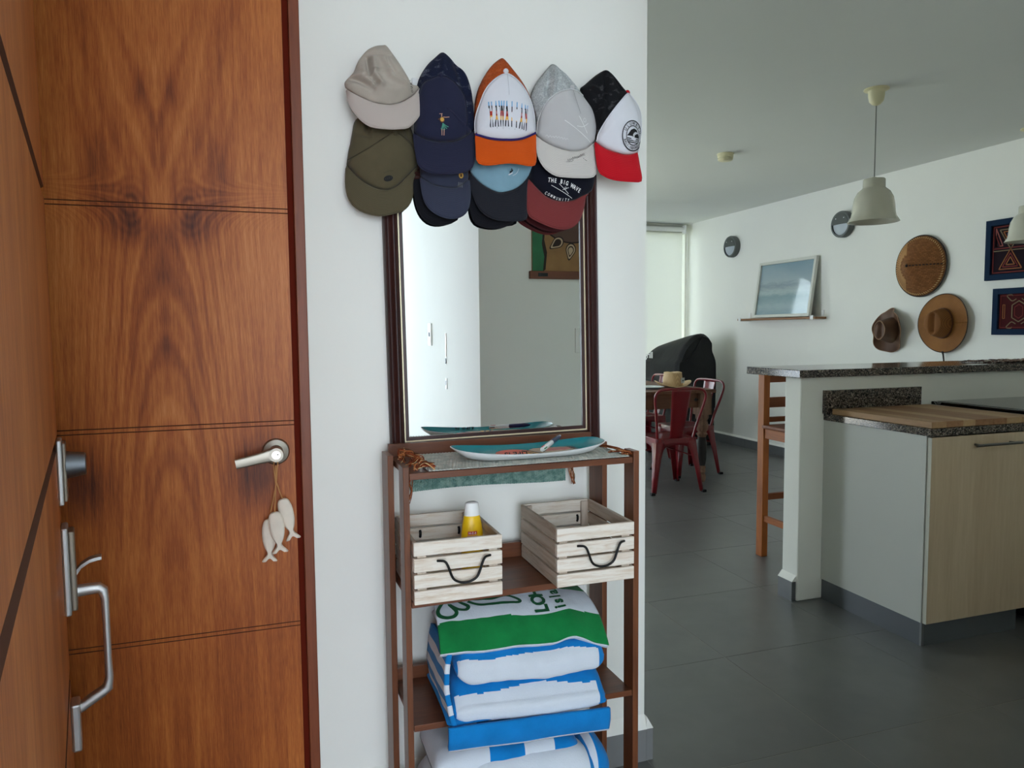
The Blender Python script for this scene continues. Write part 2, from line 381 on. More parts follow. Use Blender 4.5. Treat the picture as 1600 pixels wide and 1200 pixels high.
# ------------------------------------------------------------------ doors
def veneer(name, figured, k=1.0, desat=0.0):
    t = NT(name); t.set(rough=.46, spec=.32)
    tc = t.new('ShaderNodeTexCoord'); sp = t.new('ShaderNodeSeparateXYZ'); t.link(tc.outputs['Object'], sp.inputs[0])
    x = sp.outputs[0] if figured else sp.outputs[1]; z = sp.outputs[2]
    u = t.math('ABSOLUTE', x)
    cb = t.new('ShaderNodeCombineXYZ'); t.link(u, cb.inputs[0]); t.link(z, cb.inputs[2]); vec = cb.outputs[0]
    def N(sx, sz, scale, det=4, dist=0., src=None):
        mp = t.new('ShaderNodeMapping'); mp.inputs['Scale'].default_value = (sx, 1, sz); t.link(src or vec, mp.inputs[0]); return t.noise(mp.outputs[0], scale, det, .6, dist)
    def gauss(cx, cz, rx, rz):
        a = t.math('DIVIDE', t.math('SUBTRACT', u, cx), rx); b_ = t.math('DIVIDE', t.math('SUBTRACT', z, cz), rz)
        return t.math('EXPONENT', t.math('MULTIPLY', t.math('ADD', t.math('MULTIPLY', a, a), t.math('MULTIPLY', b_, b_)), -1.0))
    def smooth(a, b_, src):
        m_ = t.new('ShaderNodeMapRange'); m_.interpolation_type = 'SMOOTHSTEP'; m_.inputs[1].default_value = a; m_.inputs[2].default_value = b_; t.link(src, m_.inputs[0]); return m_.outputs[0]
    mul = lambda a, b_: t.math('MULTIPLY', a, b_); add = lambda a, b_: t.math('ADD', a, b_); sub = lambda a, b_: t.math('SUBTRACT', a, b_)
    warp = N(3.2, 1.0, 1.5, 4); warp2 = N(9, 2.2, 1.5, 3)
    fib = N(60, 2.2, 2.2, 6, .5); fine = N(330, 14, 2.0, 3); blot = N(3.0, 1.1, 1.6, 4, .4); streak = N(22, .55, 2.0, 3)
    fac = add(mul(fib, .30), add(mul(fine, .34), add(mul(blot, .36), mul(streak, .20))))
    fac = sub(fac, mul(smooth(.60, .74, N(240, 8.0, 2.0, 2, 0)), .10))   # centred near .59
    if figured:
        dn = add(mul(mul(u, u), 44.0), z); up = sub(z, mul(u, 3.4)); s_ = smooth(1.60, 1.74, z)
        ph = add(mul(dn, sub(1.0, s_)), mul(up, s_)); ph = add(ph, add(mul(warp, .34), mul(warp2, .08)))
        s1 = t.math('SINE', mul(ph, 24.0)); s2 = t.math('SINE', mul(ph, 61.0))
        band = add(mul(s1, .058), mul(s2, .036))
        wt = t.math('EXPONENT', mul(mul(u, u), -34.0)); lo = smooth(.55, 1.15, z); hi = sub(1.0, mul(smooth(1.75, 2.1, z), .55))
        fac = add(fac, mul(mul(band, add(mul(wt, .95), .12)), mul(lo, hi)))
        for cx, cz, rx, rz, q in ((.070, 1.615, .048, .050, .24), (.066, 1.675, .022, .03, .14), (.130, 1.665, .04, .05, .10), (.125, 1.77, .035, .085, .13), (.035, 1.93, .014, .035, .16), (.012, 1.79, .012, .09, .10), (.0, 1.40, .022, .16, .10), (.195, .975, .055, .075, .20), (.20, 1.06, .09, .16, .07), (.07, 1.2, .014, .25, .05)):
            fac = sub(fac, mul(gauss(cx, cz, rx, rz), q))
        rr_ = t.math('SQRT', add(mul(sub(u, .066), sub(u, .066)), mul(mul(sub(z, 1.66), sub(z, 1.66)), .45)))
        fac = add(fac, mul(mul(t.math('SINE', mul(add(rr_, mul(warp2, .02)), 420.0)), gauss(.066, 1.66, .045, .06)), .05))
        vo = t.new('ShaderNodeTexVoronoi'); vo.inputs['Scale'].default_value = 9.0
        mp = t.new('ShaderNodeMapping'); mp.inputs['Scale'].default_value = (1, 1, .8); t.link(tc.outputs['Object'], mp.inputs[0]); t.link(mp.outputs[0], vo.inputs['Vector'])
        kn = smooth(.02, .055, vo.outputs['Distance'])
        gate = t.math('GREATER_THAN', N(3, 3, 2.0, 1), .56)
        fac = sub(fac, mul(mul(sub(1.0, kn), gate), .42))
        fac = sub(fac, mul(sub(1.0, smooth(.35, 1.0, z)), .055))
    else:
        fac = add(fac, mul(t.math('SINE', add(mul(u, 26.0), mul(warp, 9.0))), .03))
    def cc(r, g, b_):
        m = (r+g+b_)/3; return rgb(min(255, k*(r+(m-r)*desat)), min(255, k*(g+(m-g)*desat)), min(255, k*(b_+(m-b_)*desat)))
    t.col(t.ramp(fac, [(.22, cc(66, 30, 18)), (.40, cc(124, 60, 26)), (.54, cc(166, 88, 36)), (.66, cc(194, 114, 52)), (.82, cc(216, 144, 82))]))
    t.bump(fine, .10, .001); return t.mat
GROOVES = (.578, 1.116, 1.66)
def grooved(y_face, depth_dir, x0, x1, z0, z1, back, axis, wide=False):
    # a slab whose face carries fine twin grooves; profile in (depth, z) extruded along x or y
    pr_ = [(0, z0)]
    for g in GROOVES:
        if wide: pr_ += [(0, g-.016), (.012, g-.006), (.012, g+.003), (0, g+.012)]
        else:
         for dz in (-.0055, .0055):
            pr_ += [(0, g+dz-.0013), (.0022, g+dz), (0, g+dz+.0013)]
    pr_.append((0, z1)); pr_ += [(back, z1), (back, z0)]
    n = len(pr_); P = []
    for xx in (x0, x1):
        for d, z in pr_:
            P.append((xx, y_face + depth_dir*d, z) if axis == 'x' else (y_face + depth_dir*d, xx, z))
    m = MB()
    for i in range(n):
        j = (i+1) % n; m.add([P[i], P[j], P[n+j], P[n+i]], [(0, 1, 2, 3)], 1 if 0 < i < n-4 and (pr_[i][0] > 0 or pr_[j][0] > 0) else 0)
    m.add(P, [tuple(range(n-1, -1, -1)), tuple(range(n, 2*n))])
    return m
GRV = plain('groove_dark', rgb(92, 54, 36), .8); GRV1 = plain('groove_brown', rgb(92, 46, 24), .8)  # groove faces get a darker colour that stands in for shade
d1t = thing('door_1', 'closed figured-veneer wooden door with a lever handle in the white wall', 'door', (-.243, 1.975, 0), kind='structure')
grooved(1.978, 1, -.79, .053, .008, 2.23, .036, 'x').build('door_leaf', [veneer('bookmatched_veneer', True), GRV1], d1t, weld=True)
JAMB = wood('jamb_wood', rgb(104, 50, 28), rgb(146, 80, 48), 'Z', 1.4, .45, .15)
tr = S('trim_1', MB().box(.0685, .0945, 1.966, 2.08, 0, 2.26).box(-.80, .0945, 1.966, 2.08, 2.235, 2.262), JAMB, 'brown wooden frame of the closed door', 'door frame', bevel=.002)
MB().box(.0535, .0684, 1.986, 2.05, 0, 2.234).build('door_stop', RUST, tr)
# lever handle on the closed door
lv = MB(); Ty = Matrix.Translation((.006, 1.978, 1.043)) @ Matrix.Rotation(PI/2, 4, 'X')
lv.lathe([(0, 0), (.0345, 0), (.0345, .004), (.031, .009), (.018, .013), (.0165, .017)], Ty, 40)
rose = lv.build('handle_rose', NICKEL, d1t, smooth=35)
MB().lathe([(.0150, .01), (.0150, .034), (.0135, .036)], Ty, 28).build('handle_neck', plain('handle_shadow_metal', rgb(150, 140, 126), .4, 1), rose, smooth=35)
h_ = MB(); P = []
lp = [(.004, 1.925, 1.043, .0175, .011), (-.010, 1.924, 1.041, .0165, .010), (-.035, 1.920, 1.036, .0135, .008), (-.065, 1.914, 1.0305, .0125, .0065), (-.090, 1.911, 1.0265, .012, .0055)]
for i, (x, y, z, h, w) in enumerate(lp):
    for k in range(16):
        t_ = 2*PI*k/16; c_, s_ = math.cos(t_), math.sin(t_)
        q = lambda v: math.copysign(abs(v)**.45, v)
        P.append((x - .17*q(s_)*h, y + q(c_)*w, z + q(s_)*h))
F = [(i*16+k, i*16+(k+1) % 16, (i+1)*16+(k+1) % 16, (i+1)*16+k) for i in range(4) for k in range(16)] + [tuple(range(16)), tuple(range(79, 63, -1))]
h_.add(P, F); h_.cyl((.006, 1.945, 1.043), (.006, 1.913, 1.043), .0185, .0175, 28)
lev = h_.build('lever_handle', NICKEL, d1t, smooth=40)
MB().cyl((.006, 1.914, 1.043), (.006, 1.9115, 1.043), .0105, n=24).build('lock_cylinder', plain('cylinder_nickel', rgb(226, 220, 204), .2, 1), lev, smooth=40)
MB().box(.0075, .0115, 1.911, 1.9125, 1.0425, 1.0455).build('keyhole', BLACKIRON, lev)

# fish ornament hanging from the lever
fo = thing('hanging_fish_ornament', 'three pale wooden fish on cords hanging from the lever handle of the closed door', 'ornament', (.005, 1.94, 1.02))
FISHM = plain('raw_pale_wood', rgb(234, 222, 206), .85, var=.06, vscale=30)
CORD = plain('jute_cord', rgb(190, 136, 84), .9)
def fish(cx, cy, ztop, L, w, ang, yaw_=0):
    pts = [(0, 0), (.35, .0), (.72, .06), (.93, .20), (1.0, .38), (.92, .55), (.62, .70), (.36, .79), (.40, .85), (.80, .93), (1.02, .985), (.95, 1.0), (.45, .955), (0, .93)]
    pts = [(.0, .0), (.45, .012), (.75, .06), (.95, .18), (1.0, .33), (.90, .52), (.62, .68), (.36, .77), (.42, .84), (.78, .92), (1.05, .985), (.85, 1.0), (.40, .955), (.0, .925)]
    right = [(x*w/2, -z*L) for x, z in pts]; left = [(-x, z) for x, z in right[-2:0:-1]]
    poly = crom(right + left, 3)
    T = Matrix.Translation((cx, cy, ztop)) @ Matrix.Rotation(ang, 4, 'Y') @ Matrix.Rotation(yaw_, 4, 'Z') @ Matrix.Rotation(PI/2, 4, 'X') @ Matrix.Translation((0, 0, -.007))
    m = MB(); n = len(poly)
    # three nested outlines give a pillowed body
    rings = []
    cen = [(0, -L*.36)]
    for sc, dz in ((1.0, 0.004), (.93, .0105), (.62, .014)):
        rings.append([T @ Vector((x*sc, y if sc == 1.0 else y + (-.012*L if y > -.1*L else (.0 if y > -.85*L else .012*L))*(1-sc)*4, dz)) for x, y in poly])
    back = [[T @ Vector((x*sc, y, .007-(dz-.007))) for x, y in poly] for sc, dz in ((1.0, .006), (.9, .012))]
    allr = rings[::-1] + back; P = [p for r in allr for p in r]
    F = [(i*n+k, i*n+(k+1) % n, (i+1)*n+(k+1) % n, (i+1)*n+k) for i in range(len(allr)-1) for k in range(n)]
    F += [tuple(range(n)), tuple(range(len(allr)*n-1, (len(allr)-1)*n-1, -1))]
    return m.add(P, F).build('fish', FISHM, fo, smooth=50)
fish(-.002, 1.936, .893, .108, .038, -.10)
fish(-.016, 1.953, .872, .112, .036, .02)
fish(.018, 1.950, .923, .112, .036, -.22)
MB().tube([(-.001, 1.935, 1.012), (.003, 1.94, .965), (-.002, 1.936, .893)], .0016, 6).build('cord', CORD, fo)
MB().tube([(.008, 1.937, 1.012), (.004, 1.941, .965), (-.012, 1.951, .89), (-.014, 1.953, .872)], .0016, 6).build('cord', CORD, fo)
MB().tube([(.004, 1.935, 1.013), (.004, 1.942, .97), (.012, 1.947, .94), (.018, 1.949, .923)], .0016, 6).build('cord', CORD, fo)
MB().tube([(-.002, 1.935, 1.012), (.003, 1.931, 1.030), (.006, 1.930, 1.0625), (.010, 1.932, 1.032), (.009, 1.937, 1.012)], .0016, 6).build('cord', CORD, fo)

# open entrance door, nearly edge-on at the left
ex, ey = -.4575, 1.852
d2t = thing('door_2', 'open wooden entrance door seen almost edge-on, with a pull handle', 'door', (ex, ey, 0), math.radians(11.95), kind='structure')
T2 = WM[d2t]
def loc2(mb):
    mb.v = [tuple(T2 @ Vector(p)) for p in mb.v]; return mb
loc2(grooved(0, -1, -1.38, 0, .008, 2.23, .044, 'y', True)).build('door_leaf', [veneer('entrance_veneer', False, 1.1, .14), GRV], d2t, weld=True)  # same wood as the other door, greyed in colour to imitate glare
# deadbolt
db = loc2(MB().box(0, .010, -.098, -.030, .985, 1.126)).build('deadbolt_plate', STEEL, d2t, bevel=.003)
loc2(MB().box(.0098, .017, -.093, -.035, .992, 1.119)).build('plate_step', NICKEL, db, bevel=.003)
T3 = Matrix.Translation((.016, -.064, 1.068)) @ Matrix.Rotation(PI/2, 4, 'Y')
loc2(MB().lathe([(.030, 0), (.029, .006), (.0245, .036), (.022, .038), (0, .038)], T3, 36)).build('deadbolt_cylinder', plain('dull_steel', rgb(132, 138, 146), .4, 1), db, smooth=40)
# handle set
hp = loc2(MB().box(0, .013, -.098, -.030, .742, .936)).build('handle_plate', STEEL, d2t, bevel=.004)
loc2(MB().box(.0125, .025, -.092, -.036, .750, .926)).build('plate_step', NICKEL, hp, bevel=.004)
tl = MB(); P = []
for i, (x, z, t_, w_) in enumerate([(.014, .818, .010, .018), (.022, .826, .007, .018), (.034, .842, .0045, .022), (.050, .852, .0042, .026), (.066, .855, .0042, .026), (.074, .855, .004, .024)]):
    for sy, sz in ((-1, -1), (1, -1), (1, 1), (-1, 1)): P.append((x, -.064 + sy*w_/2, z + sz*t_))
tl.add(P, [(i*4+k, i*4+(k+1) % 4, i*4+4+(k+1) % 4, i*4+4+k) for i in range(5) for k in range(4)] + [(3, 2, 1, 0), (20, 21, 22, 23)])
loc2(tl).build('thumb_latch', STEEL, d2t, smooth=40, bevel=.001)
gr = MB(); path = [(.016, .786, .013), (.045, .787, .012), (.066, .786, .0115), (.0735, .779, .011), (.0765, .762, .0085), (.077, .70, .0075), (.077, .62, .0075), (.0775, .578, .0085), (.074, .556, .011), (.062, .547, .011), (.040, .535, .011), (.016, .521, .011)]
P = []; n = len(path)
for i, (x, z, h) in enumerate(path):
    a = path[max(0, i-1)]; b = path[min(n-1, i+1)]; d = Vector((b[0]-a[0], 0, b[1]-a[1])).normalized(); nn = Vector((d.z, 0, -d.x))
    for k in range(12):
        t_ = 2*PI*k/12; q = lambda v: math.copysign(abs(v)**.6, v)
        P.append(Vector((x, -.064, z)) + nn*(q(math.cos(t_))*h*1.0) + Vector((0, 1, 0))*(q(math.sin(t_))*.0125))
gr.add(P, [(i*12+k, i*12+(k+1) % 12, i*12+12+(k+1) % 12, i*12+12+k) for i in range(n-1) for k in range(12)] + [tuple(range(12)), tuple(range(n*12-1, n*12-13, -1))])
loc2(gr).build('pull_handle', plain('satin_steel', rgb(222, 223, 224), .45, 1), d2t, smooth=50)
loc2(MB().box(0, .019, -.090, -.038, .432, .540)).build('lower_plate', STEEL, d2t, bevel=.005)

# strike plates and switch on the entrance wall, painting on the front wall: seen in the mirror
sp_ = thing('strike_plate', 'worn strike plate let into the entrance wall, seen in the mirror', 'strike plate', (.93, -.04, 1.1))
MB().box(0.926, 0.930, -.055, -.035, 1.21, 1.34).build('upper_plate', plain('worn_brass', rgb(226, 214, 204), .5, .2), sp_)
MB().box(0.925, 0.930, -.055, -.03, 1.03, 1.09).build('lower_plate', WHITEP, sp_)
MB().box(0.924, 0.928, -.050, -.038, 1.17, 1.20).build('latch_hole', BLACKIRON, sp_)
MB().box(0.924, 0.928, -.05, -.04, 1.05, 1.075).build('latch_hole', BLACKIRON, sp_)
sw = thing('wall_switch', 'narrow white switch plate on the entrance wall, seen in the mirror', 'switch', (.93, -.45, 1.33))
MB().box(0.920, 0.930, -.49, -.41, 1.265, 1.40).build('switch_plate', WHITEP, sw, bevel=.003)
MB().box(0.916, 0.921, -.462, -.438, 1.32, 1.345).build('switch_button', BLACKIRON, sw)
sw2 = thing('wall_socket', 'pale blank plate on the wall facing the mirror', 'socket', (1.45, .64, 1.3))
MB().box(1.412, 1.49, .64, .648, 1.24, 1.36).build('cover_plate', WALL, sw2, bevel=.003)
MB().box(1.43, 1.472, .648, .651, 1.27, 1.33).build('cover_insert', WHITEP, sw2, bevel=.001)
pa = thing('hanging_painting', 'green and ochre hanging painting on a wooden rail, seen in the mirror', 'painting', (1.55, .64, 1.61))
PGREEN = plain('paint_green', rgb(48, 110, 74), .8, var=.15, vscale=20); POCH = plain('paint_ochre', rgb(150, 112, 70), .8, var=.15, vscale=14)
PBRN = plain('paint_brown', rgb(96, 70, 60), .8, var=.1); PDK = plain('paint_dark', rgb(44, 30, 24), .8); PCR = plain('paint_cream', rgb(196, 170, 140), .8); PRED = plain('paint_red', rgb(128, 62, 56), .8)
MB().box(1.19, 1.58, .64, .652, 1.63, 2.25).build('canvas', POCH, pa)
MB().box(1.175, 1.60, .64, .664, 1.595, 1.632).build('rail', wood('rail_wood', rgb(84, 46, 28), rgb(128, 74, 48), 'X'), pa, bevel=.003)
MB().box(1.215, 1.262, .664, .668, 1.606, 1.622).build('rail_clip', BLACKIRON, pa)
Tp = lambda d: Matrix(((1, 0, 0, 0), (0, 0, 1, .652+d), (0, 1, 0, 0), (0, 0, 0, 1)))
MB().prism([(1.19, 1.63), (1.243, 1.63), (1.25, 1.70), (1.238, 1.76), (1.247, 1.85), (1.24, 2.25), (1.19, 2.25)], Tp(0), .001).build('painted_band', PGREEN, pa)
MB().prism([(1.243, 1.63), (1.256, 1.64), (1.264, 1.72), (1.25, 1.78), (1.258, 1.86), (1.252, 2.25), (1.24, 2.25), (1.247, 1.85), (1.238, 1.76), (1.25, 1.70)], Tp(.0002), .001).build('painted_outline', PDK, pa)
circ = lambda cx, cz, r, a0, a1, n: [(cx+r*math.cos(a0+(a1-a0)*i/n), cz+r*math.sin(a0+(a1-a0)*i/n)) for i in range(n+1)]
MB().prism(circ(1.39, 1.95, .185, 0, 2*PI, 40)[:-1], Tp(.0001), .001).build('painted_disc', PDK, pa)
MB().prism(circ(1.39, 1.95, .178, 0, 2*PI, 40)[:-1], Tp(.0004), .001).build('painted_disc', PBRN, pa)
def drop(cx, cz, L, w, a):
    pts = [(0, -L*.55), (w*.30, -L*.25), (w*.5, .05*L), (w*.42, .28*L), (.2*w, .42*L), (0, .45*L), (-.2*w, .42*L), (-w*.42, .28*L), (-w*.5, .05*L), (-w*.30, -L*.25)]
    c, s = math.cos(a), math.sin(a); return [(cx+x*c-z*s, cz+x*s+z*c) for x, z in crom(pts, 3)]
for (cx, cz, a, mt) in ((1.275, 1.83, -1.1, PRED), (1.315, 1.765, -.95, PDK), (1.385, 1.73, -.2, PCR), (1.46, 1.745, .35, PRED)):
    for k, (s_, m_) in enumerate(((1.0, PDK), (.84, PCR), (.62, PDK if mt is not PRED else PCR), (.46, mt))):
        MB().prism(drop(cx, cz, .085*s_, .052*s_, a), Tp(.0006+.0003*k), .001).build('painted_drop', m_, pa)
# ------------------------------------------------------------------ mirror
FRM = wood('dark_mahogany', rgb(38, 20, 18), rgb(70, 36, 32), 'Z', 1.2, .38, .1, coat=.1)
FRMX = wood('dark_mahogany_x', rgb(38, 20, 18), rgb(70, 36, 32), 'X', 1.2, .38, .1, coat=.1)
mir = thing('wall_mirror', 'tall mirror in a dark ribbed wooden frame above the shelf', 'mirror', (.61, 1.972, 1.020), rot=Matrix.Rotation(math.radians(-.8), 3, 'Y'))
TM = WM[mir]
MW, MH = .309, .775          # half width, height of the frame; local x, z up, y towards the room is negative
def mloc(mb):
    mb.v = [tuple(TM @ Vector(p)) for p in mb.v]; return mb
prof = [(0, 0), (0, -.020), (.004, -.026), (.009, -.024), (.011, -.021), (.015, -.022), (.020, -.030), (.026, -.031), (.029, -.026), (.033, -.025), (.037, -.022), (.039, -.016), (.039, 0)]
def frame_side(a, b, inn):
    # mitred moulding between corners a and b; profile offset goes along inn, mitre along both ends
    a = Vector(a); b = Vector(b); d = (b-a).normalized(); inn = Vector(inn); P = []
    for o, y in prof: P.append(a + inn*o + d*o + Vector((0, y, 0)))
    for o, y in prof: P.append(b + inn*o - d*o + Vector((0, y, 0)))
    n = len(prof)
    return MB().add(P, [(i, i+1, n+i+1, n+i) for i in range(n-1)] + [(n-1, 0, n, 2*n-1), tuple(range(n-1, -1, -1)), tuple(range(n, 2*n))])
c00, c10, c11, c01 = (-MW, 0, -.005), (MW, 0, -.005), (MW, 0, MH), (-MW, 0, MH)
mloc(frame_side(c00, c01, (1, 0, 0))).build('frame_side', FRM, mir, smooth=50)
mloc(frame_side(c11, c10, (-1, 0, 0))).build('frame_side', FRM, mir, smooth=50)
mloc(frame_side(c10, c00, (0, 0, 1))).build('frame_rail', FRMX, mir, smooth=50)
mloc(frame_side(c01, c11, (0, 0, -1))).build('frame_rail', FRMX, mir, smooth=50)
def ring(o0, o1, y0, y1):
    m = MB(); x0, x1, z0, z1 = -MW+o0, MW-o0, -.005+o0, MH-o0; w = o1-o0
    m.box(x0, x0+w, y0, y1, z0, z1).box(x1-w, x1, y0, y1, z0, z1).box(x0+w, x1-w, y0, y1, z0, z0+w).box(x0+w, x1-w, y0, y1, z1-w, z1); return m
mloc(ring(.039, .0425, -.015, -.004)).build('gilt_line', GOLD, mir)
mloc(ring(.0425, .052, -.013, -.004)).build('inner_frame', FRM, mir)
mloc(MB().box(-MW+.05, MW-.05, -.009, -.006, .045, MH-.05)).build('mirror_glass', MIRROR, mir)

# ------------------------------------------------------------------ wooden shelf
SHR = math.radians(1.6)
shf = thing('wooden_shelf', 'tall narrow brown wooden shelf standing under the mirror', 'shelf', (.2835, 1.668, 0), SHR)
TS = WM[shf]
def sloc(mb):
    mb.v = [tuple(TS @ Vector(p)) for p in mb.v]; return mb
SHZ = wood('shelf_wood_upright', rgb(72, 38, 22), rgb(132, 78, 46), 'Z', 1.5, .42, .12, coat=.15)
SHX = wood('shelf_wood_board', rgb(70, 38, 24), rgb(126, 74, 46), 'X', 1.5, .38, .12, coat=.15)
WD = .6225; DP = .262
for x0, x1 in ((0, .0142), (WD-.0165, WD)):
    sloc(MB().box(x0, x1, 0, .052, 0, 1.035)).build('post', SHZ, shf, bevel=.0012)
for x0, x1 in ((-.004, .0112), (WD-.0175, WD-.002)):
    sloc(MB().box(x0, x1, DP-.085, DP, 0, 1.0345)).build('post', SHZ, shf, bevel=.0012)
for z in (1.0195, .7125, .4005, .098):
    sl = -.009 if z < .5 else 0.0
    b = MB().box(.0155, WD-.018, .002, DP-.018, z-.0155, z)
    for k, p in enumerate(b.v): b.v[k] = (p[0], p[1], p[2] + sl*(p[0]/WD-.5)*2)
    sloc(b).build('shelf_board', SHX, shf, bevel=.001)
    sloc(MB().box(.0115, WD-.0185, DP-.017, DP-.002, z-.0155, z+(.034 if z > 1 else .040))).build('back_rail', SHX, shf, bevel=.001)
# ------------------------------------------------------------------ woven mat with fringe
mt = thing('woven_mat', 'pale green woven mat with a brown fringe on the shelf top, hanging down behind', 'mat', (.63, 1.78, 1.0205), SHR)
MATG = NT('woven_cotton'); MATG.set(rough=.95, spec=.1, sheen=.2); v = MATG.coords((1, 1, 1))
n = MATG.noise(v, 45, 2); n_ = MATG.noise(v, 9, 3)
MATG.col(MATG.mix(n_, MATG.ramp(n, [(.3, rgb(146, 162, 156)), (.7, rgb(196, 196, 186))]), MATG.ramp(n, [(.3, rgb(168, 168, 158)), (.7, rgb(204, 198, 186))])))
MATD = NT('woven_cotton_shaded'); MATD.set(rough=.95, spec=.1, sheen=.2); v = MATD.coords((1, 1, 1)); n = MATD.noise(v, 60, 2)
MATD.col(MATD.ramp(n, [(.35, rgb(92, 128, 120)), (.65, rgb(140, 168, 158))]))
NXm, NYm = 62, 18
def mat_pt(u, w, x0, x1, y0, y1):
    x = x0+(x1-x0)*u; y = y0+(y1-y0)*w
    r = w*NYm; h = abs(math.sin((u*NXm + .55*r)*PI))*abs(math.sin(r*PI))**.6
    if w < .03: y -= .0035*abs(math.sin(u*NXm*PI))
    return TS @ Vector((x, y, 1.0218 + .0034*h))
m = MB(); m.grid(lambda u, w: mat_pt(u, w, .062, WD-.026, .006, DP-.024), NXm*5, NYm*5)
m.build('weave', MATG.mat, mt, smooth=80, solid=.0012, offset=-1)
m = MB(); m.grid(lambda u, w: TS @ Vector((.078+(.53-.078)*u, DP+.004 - .0035*abs(math.sin(u*76*PI))*abs(math.sin(w*9*PI+(int(u*76) % 2)*PI/2)), .985-.068*w + .004*math.sin(u*5) + (.0025*abs(math.sin(u*45*PI)) if w > .99 else 0))), 304, 54)
m.build('hanging_flap', MATD.mat, mt, smooth=80, solid=.002)
FRS = [plain('fringe_%d' % i, q, .95, spec=.1) for i, q in enumerate((rgb(128, 58, 34), rgb(188, 118, 70), rgb(214, 176, 128), rgb(160, 84, 50), rgb(96, 60, 40)))]
FR = NT('fringe_cotton'); FR.set(rough=.95, spec=.1); v = FR.coords((1, 1, 1)); n = FR.noise(v, 60, 2)
FR.col(FR.ramp(n, [(.35, rgb(120, 58, 34)), (.5, rgb(178, 110, 66)), (.68, rgb(206, 164, 112))]))
def strands(name, pts, n, r, sx, sy, sz, seed, lab=None):
    rr = random.Random(seed); m = MB()
    for k in range(n):
        P = []
        for i, p in enumerate(pts):
            q = Vector(p) + Vector((rr.uniform(-sx, sx), rr.uniform(-sy, sy), abs(rr.uniform(0, sz)))); P.append(TS @ q)
        P = crom([tuple(p) for p in P], 4, False); m.tube(P, r*.85, 5, rr.randrange(5))
    return m.build(name, FRS, mt, smooth=60, kind='stuff')
Z0 = 1.0235
strands('fringe', [(.075, .012, Z0), (.055, .022, Z0+.006), (.036, .012, Z0+.004), (.030, .006, Z0)], 20, .0014, .005, .008, .016, 3)
strands('fringe', [(.062, .050, Z0), (.060, .075, Z0+.008), (.050, .090, Z0+.006), (.042, .070, Z0+.006), (.030, .064, Z0)], 16, .0014, .009, .016, .014, 4)
strands('fringe', [(.066, .150, Z0), (.046, .165, Z0+.010), (.034, .180, Z0+.012), (.030, .165, Z0+.004), (.026, .14, Z0)], 26, .0014, .008, .02, .016, 5)
strands('fringe', [(.592, .02, Z0), (.598, .05, Z0+.004), (.590, .10, Z0+.006), (.586, .17, Z0+.003), (.580, .22, Z0+.003)], 16, .0013, .008, .012, .006, 6)
strands('fringe', [(.570, .06, Z0), (.585, .040, Z0+.006), (.598, .02, Z0+.005), (.598, .008, Z0)], 9, .0013, .005, .01, .006, 8)
strands('fringe', [(.540, DP+.002, .985), (.546, DP+.004, .955), (.552, DP+.001, .93), (.556, DP+.002, .90)], 10, .0013, .009, .003, .004, 7)
strands('fringe', [(.072, DP-.0, .985), (.070, DP-.002, .95), (.066, DP-.004, .92), (.060, DP-.002, .885)], 12, .0013, .009, .003, .004, 9)

# ------------------------------------------------------------------ serving plate and pen
pl = thing('serving_plate', 'long turquoise serving plate with white underside on the woven mat', 'plate', (.632, 1.772, 1.0262), math.radians(2))
def sup(t, a, b, e): c, s = math.cos(t), math.sin(t); return (math.copysign(abs(c)**e, c)*a, math.copysign(abs(s)**e, s)*b)
def plate_ring(a, b, z, e=.62, n=64):
    out_ = []
    for k in range(n):
        x, y = sup(2*PI*k/n, a, b, e); f = z/.033 if z > .012 else 0
        out_.append(Vector((x, y, z - .0150*f*(1-(x/.206)**2))))
    return out_
TPl = WM[pl]
TEAL = plain('turquoise_glaze', rgb(28, 142, 152), .25, var=.05, vscale=20, coat=.3); PWHITE = plain('white_melamine', rgb(236, 238, 238), .3, coat=.2)
def plate_mesh(rings, flip_=False):
    P = []; n = 64
    for r in rings: P += r
    F = [(i*n+k, i*n+(k+1) % n, (i+1)*n+(k+1) % n, (i+1)*n+k) for i in range(len(rings)-1) for k in range(n)]
    F.append(tuple((len(rings)-1)*n+k for k in range(n)))
    mb = MB().add([TPl @ p for p in P], F); return mb
A_, B_ = .206, .080
plate_mesh([plate_ring(A_, B_, .033), plate_ring(A_-.003, B_-.002, .0305), plate_ring(A_-.030, B_-.016, .0118), plate_ring(A_-.052, B_-.026, .0085), plate_ring(.02, .01, .0085, .9)]).build('plate_top', TEAL, pl, smooth=60)
plate_mesh([plate_ring(A_-.0005, B_-.0005, .0328), plate_ring(A_+.0015, B_+.0015, .0322), plate_ring(A_+.001, B_+.001, .030), plate_ring(A_-.03, B_-.017, .0085), plate_ring(A_-.055, B_-.028, .0015), plate_ring(A_-.07, B_-.036, 0), plate_ring(.02, .01, .0, .9)]).build('plate_base', PWHITE, pl, smooth=60)
def on_plate(poly, z, h=.0006): return MB().prism(poly, TPl @ Matrix.Translation((0, 0, z)), h)
ORG = plain('print_orange', rgb(236, 92, 62), .35); PINK = plain('print_pink', rgb(222, 140, 130), .35); SAND = plain('print_sand', rgb(200, 176, 150), .35); PYEL = plain('print_yellow', rgb(238, 180, 84), .35); NAVY = plain('print_navy', rgb(20, 30, 64), .35); PBLK = plain('print_black', rgb(22, 24, 28), .4)
on_plate([(-.06, -.050), (.12, -.050), (.14, -.03), (.14, .035), (.11, .048), (.03, .048), (.0, .02)], .0084).build('print_panel', SAND, pl)
on_plate([(-.095, -.022)] + [(-.04+.055*math.cos(t), -.022+.072*math.sin(t)) for t in [PI*k/14 for k in range(14, -1, -1)]], .0091).build('print_sun', ORG, pl)
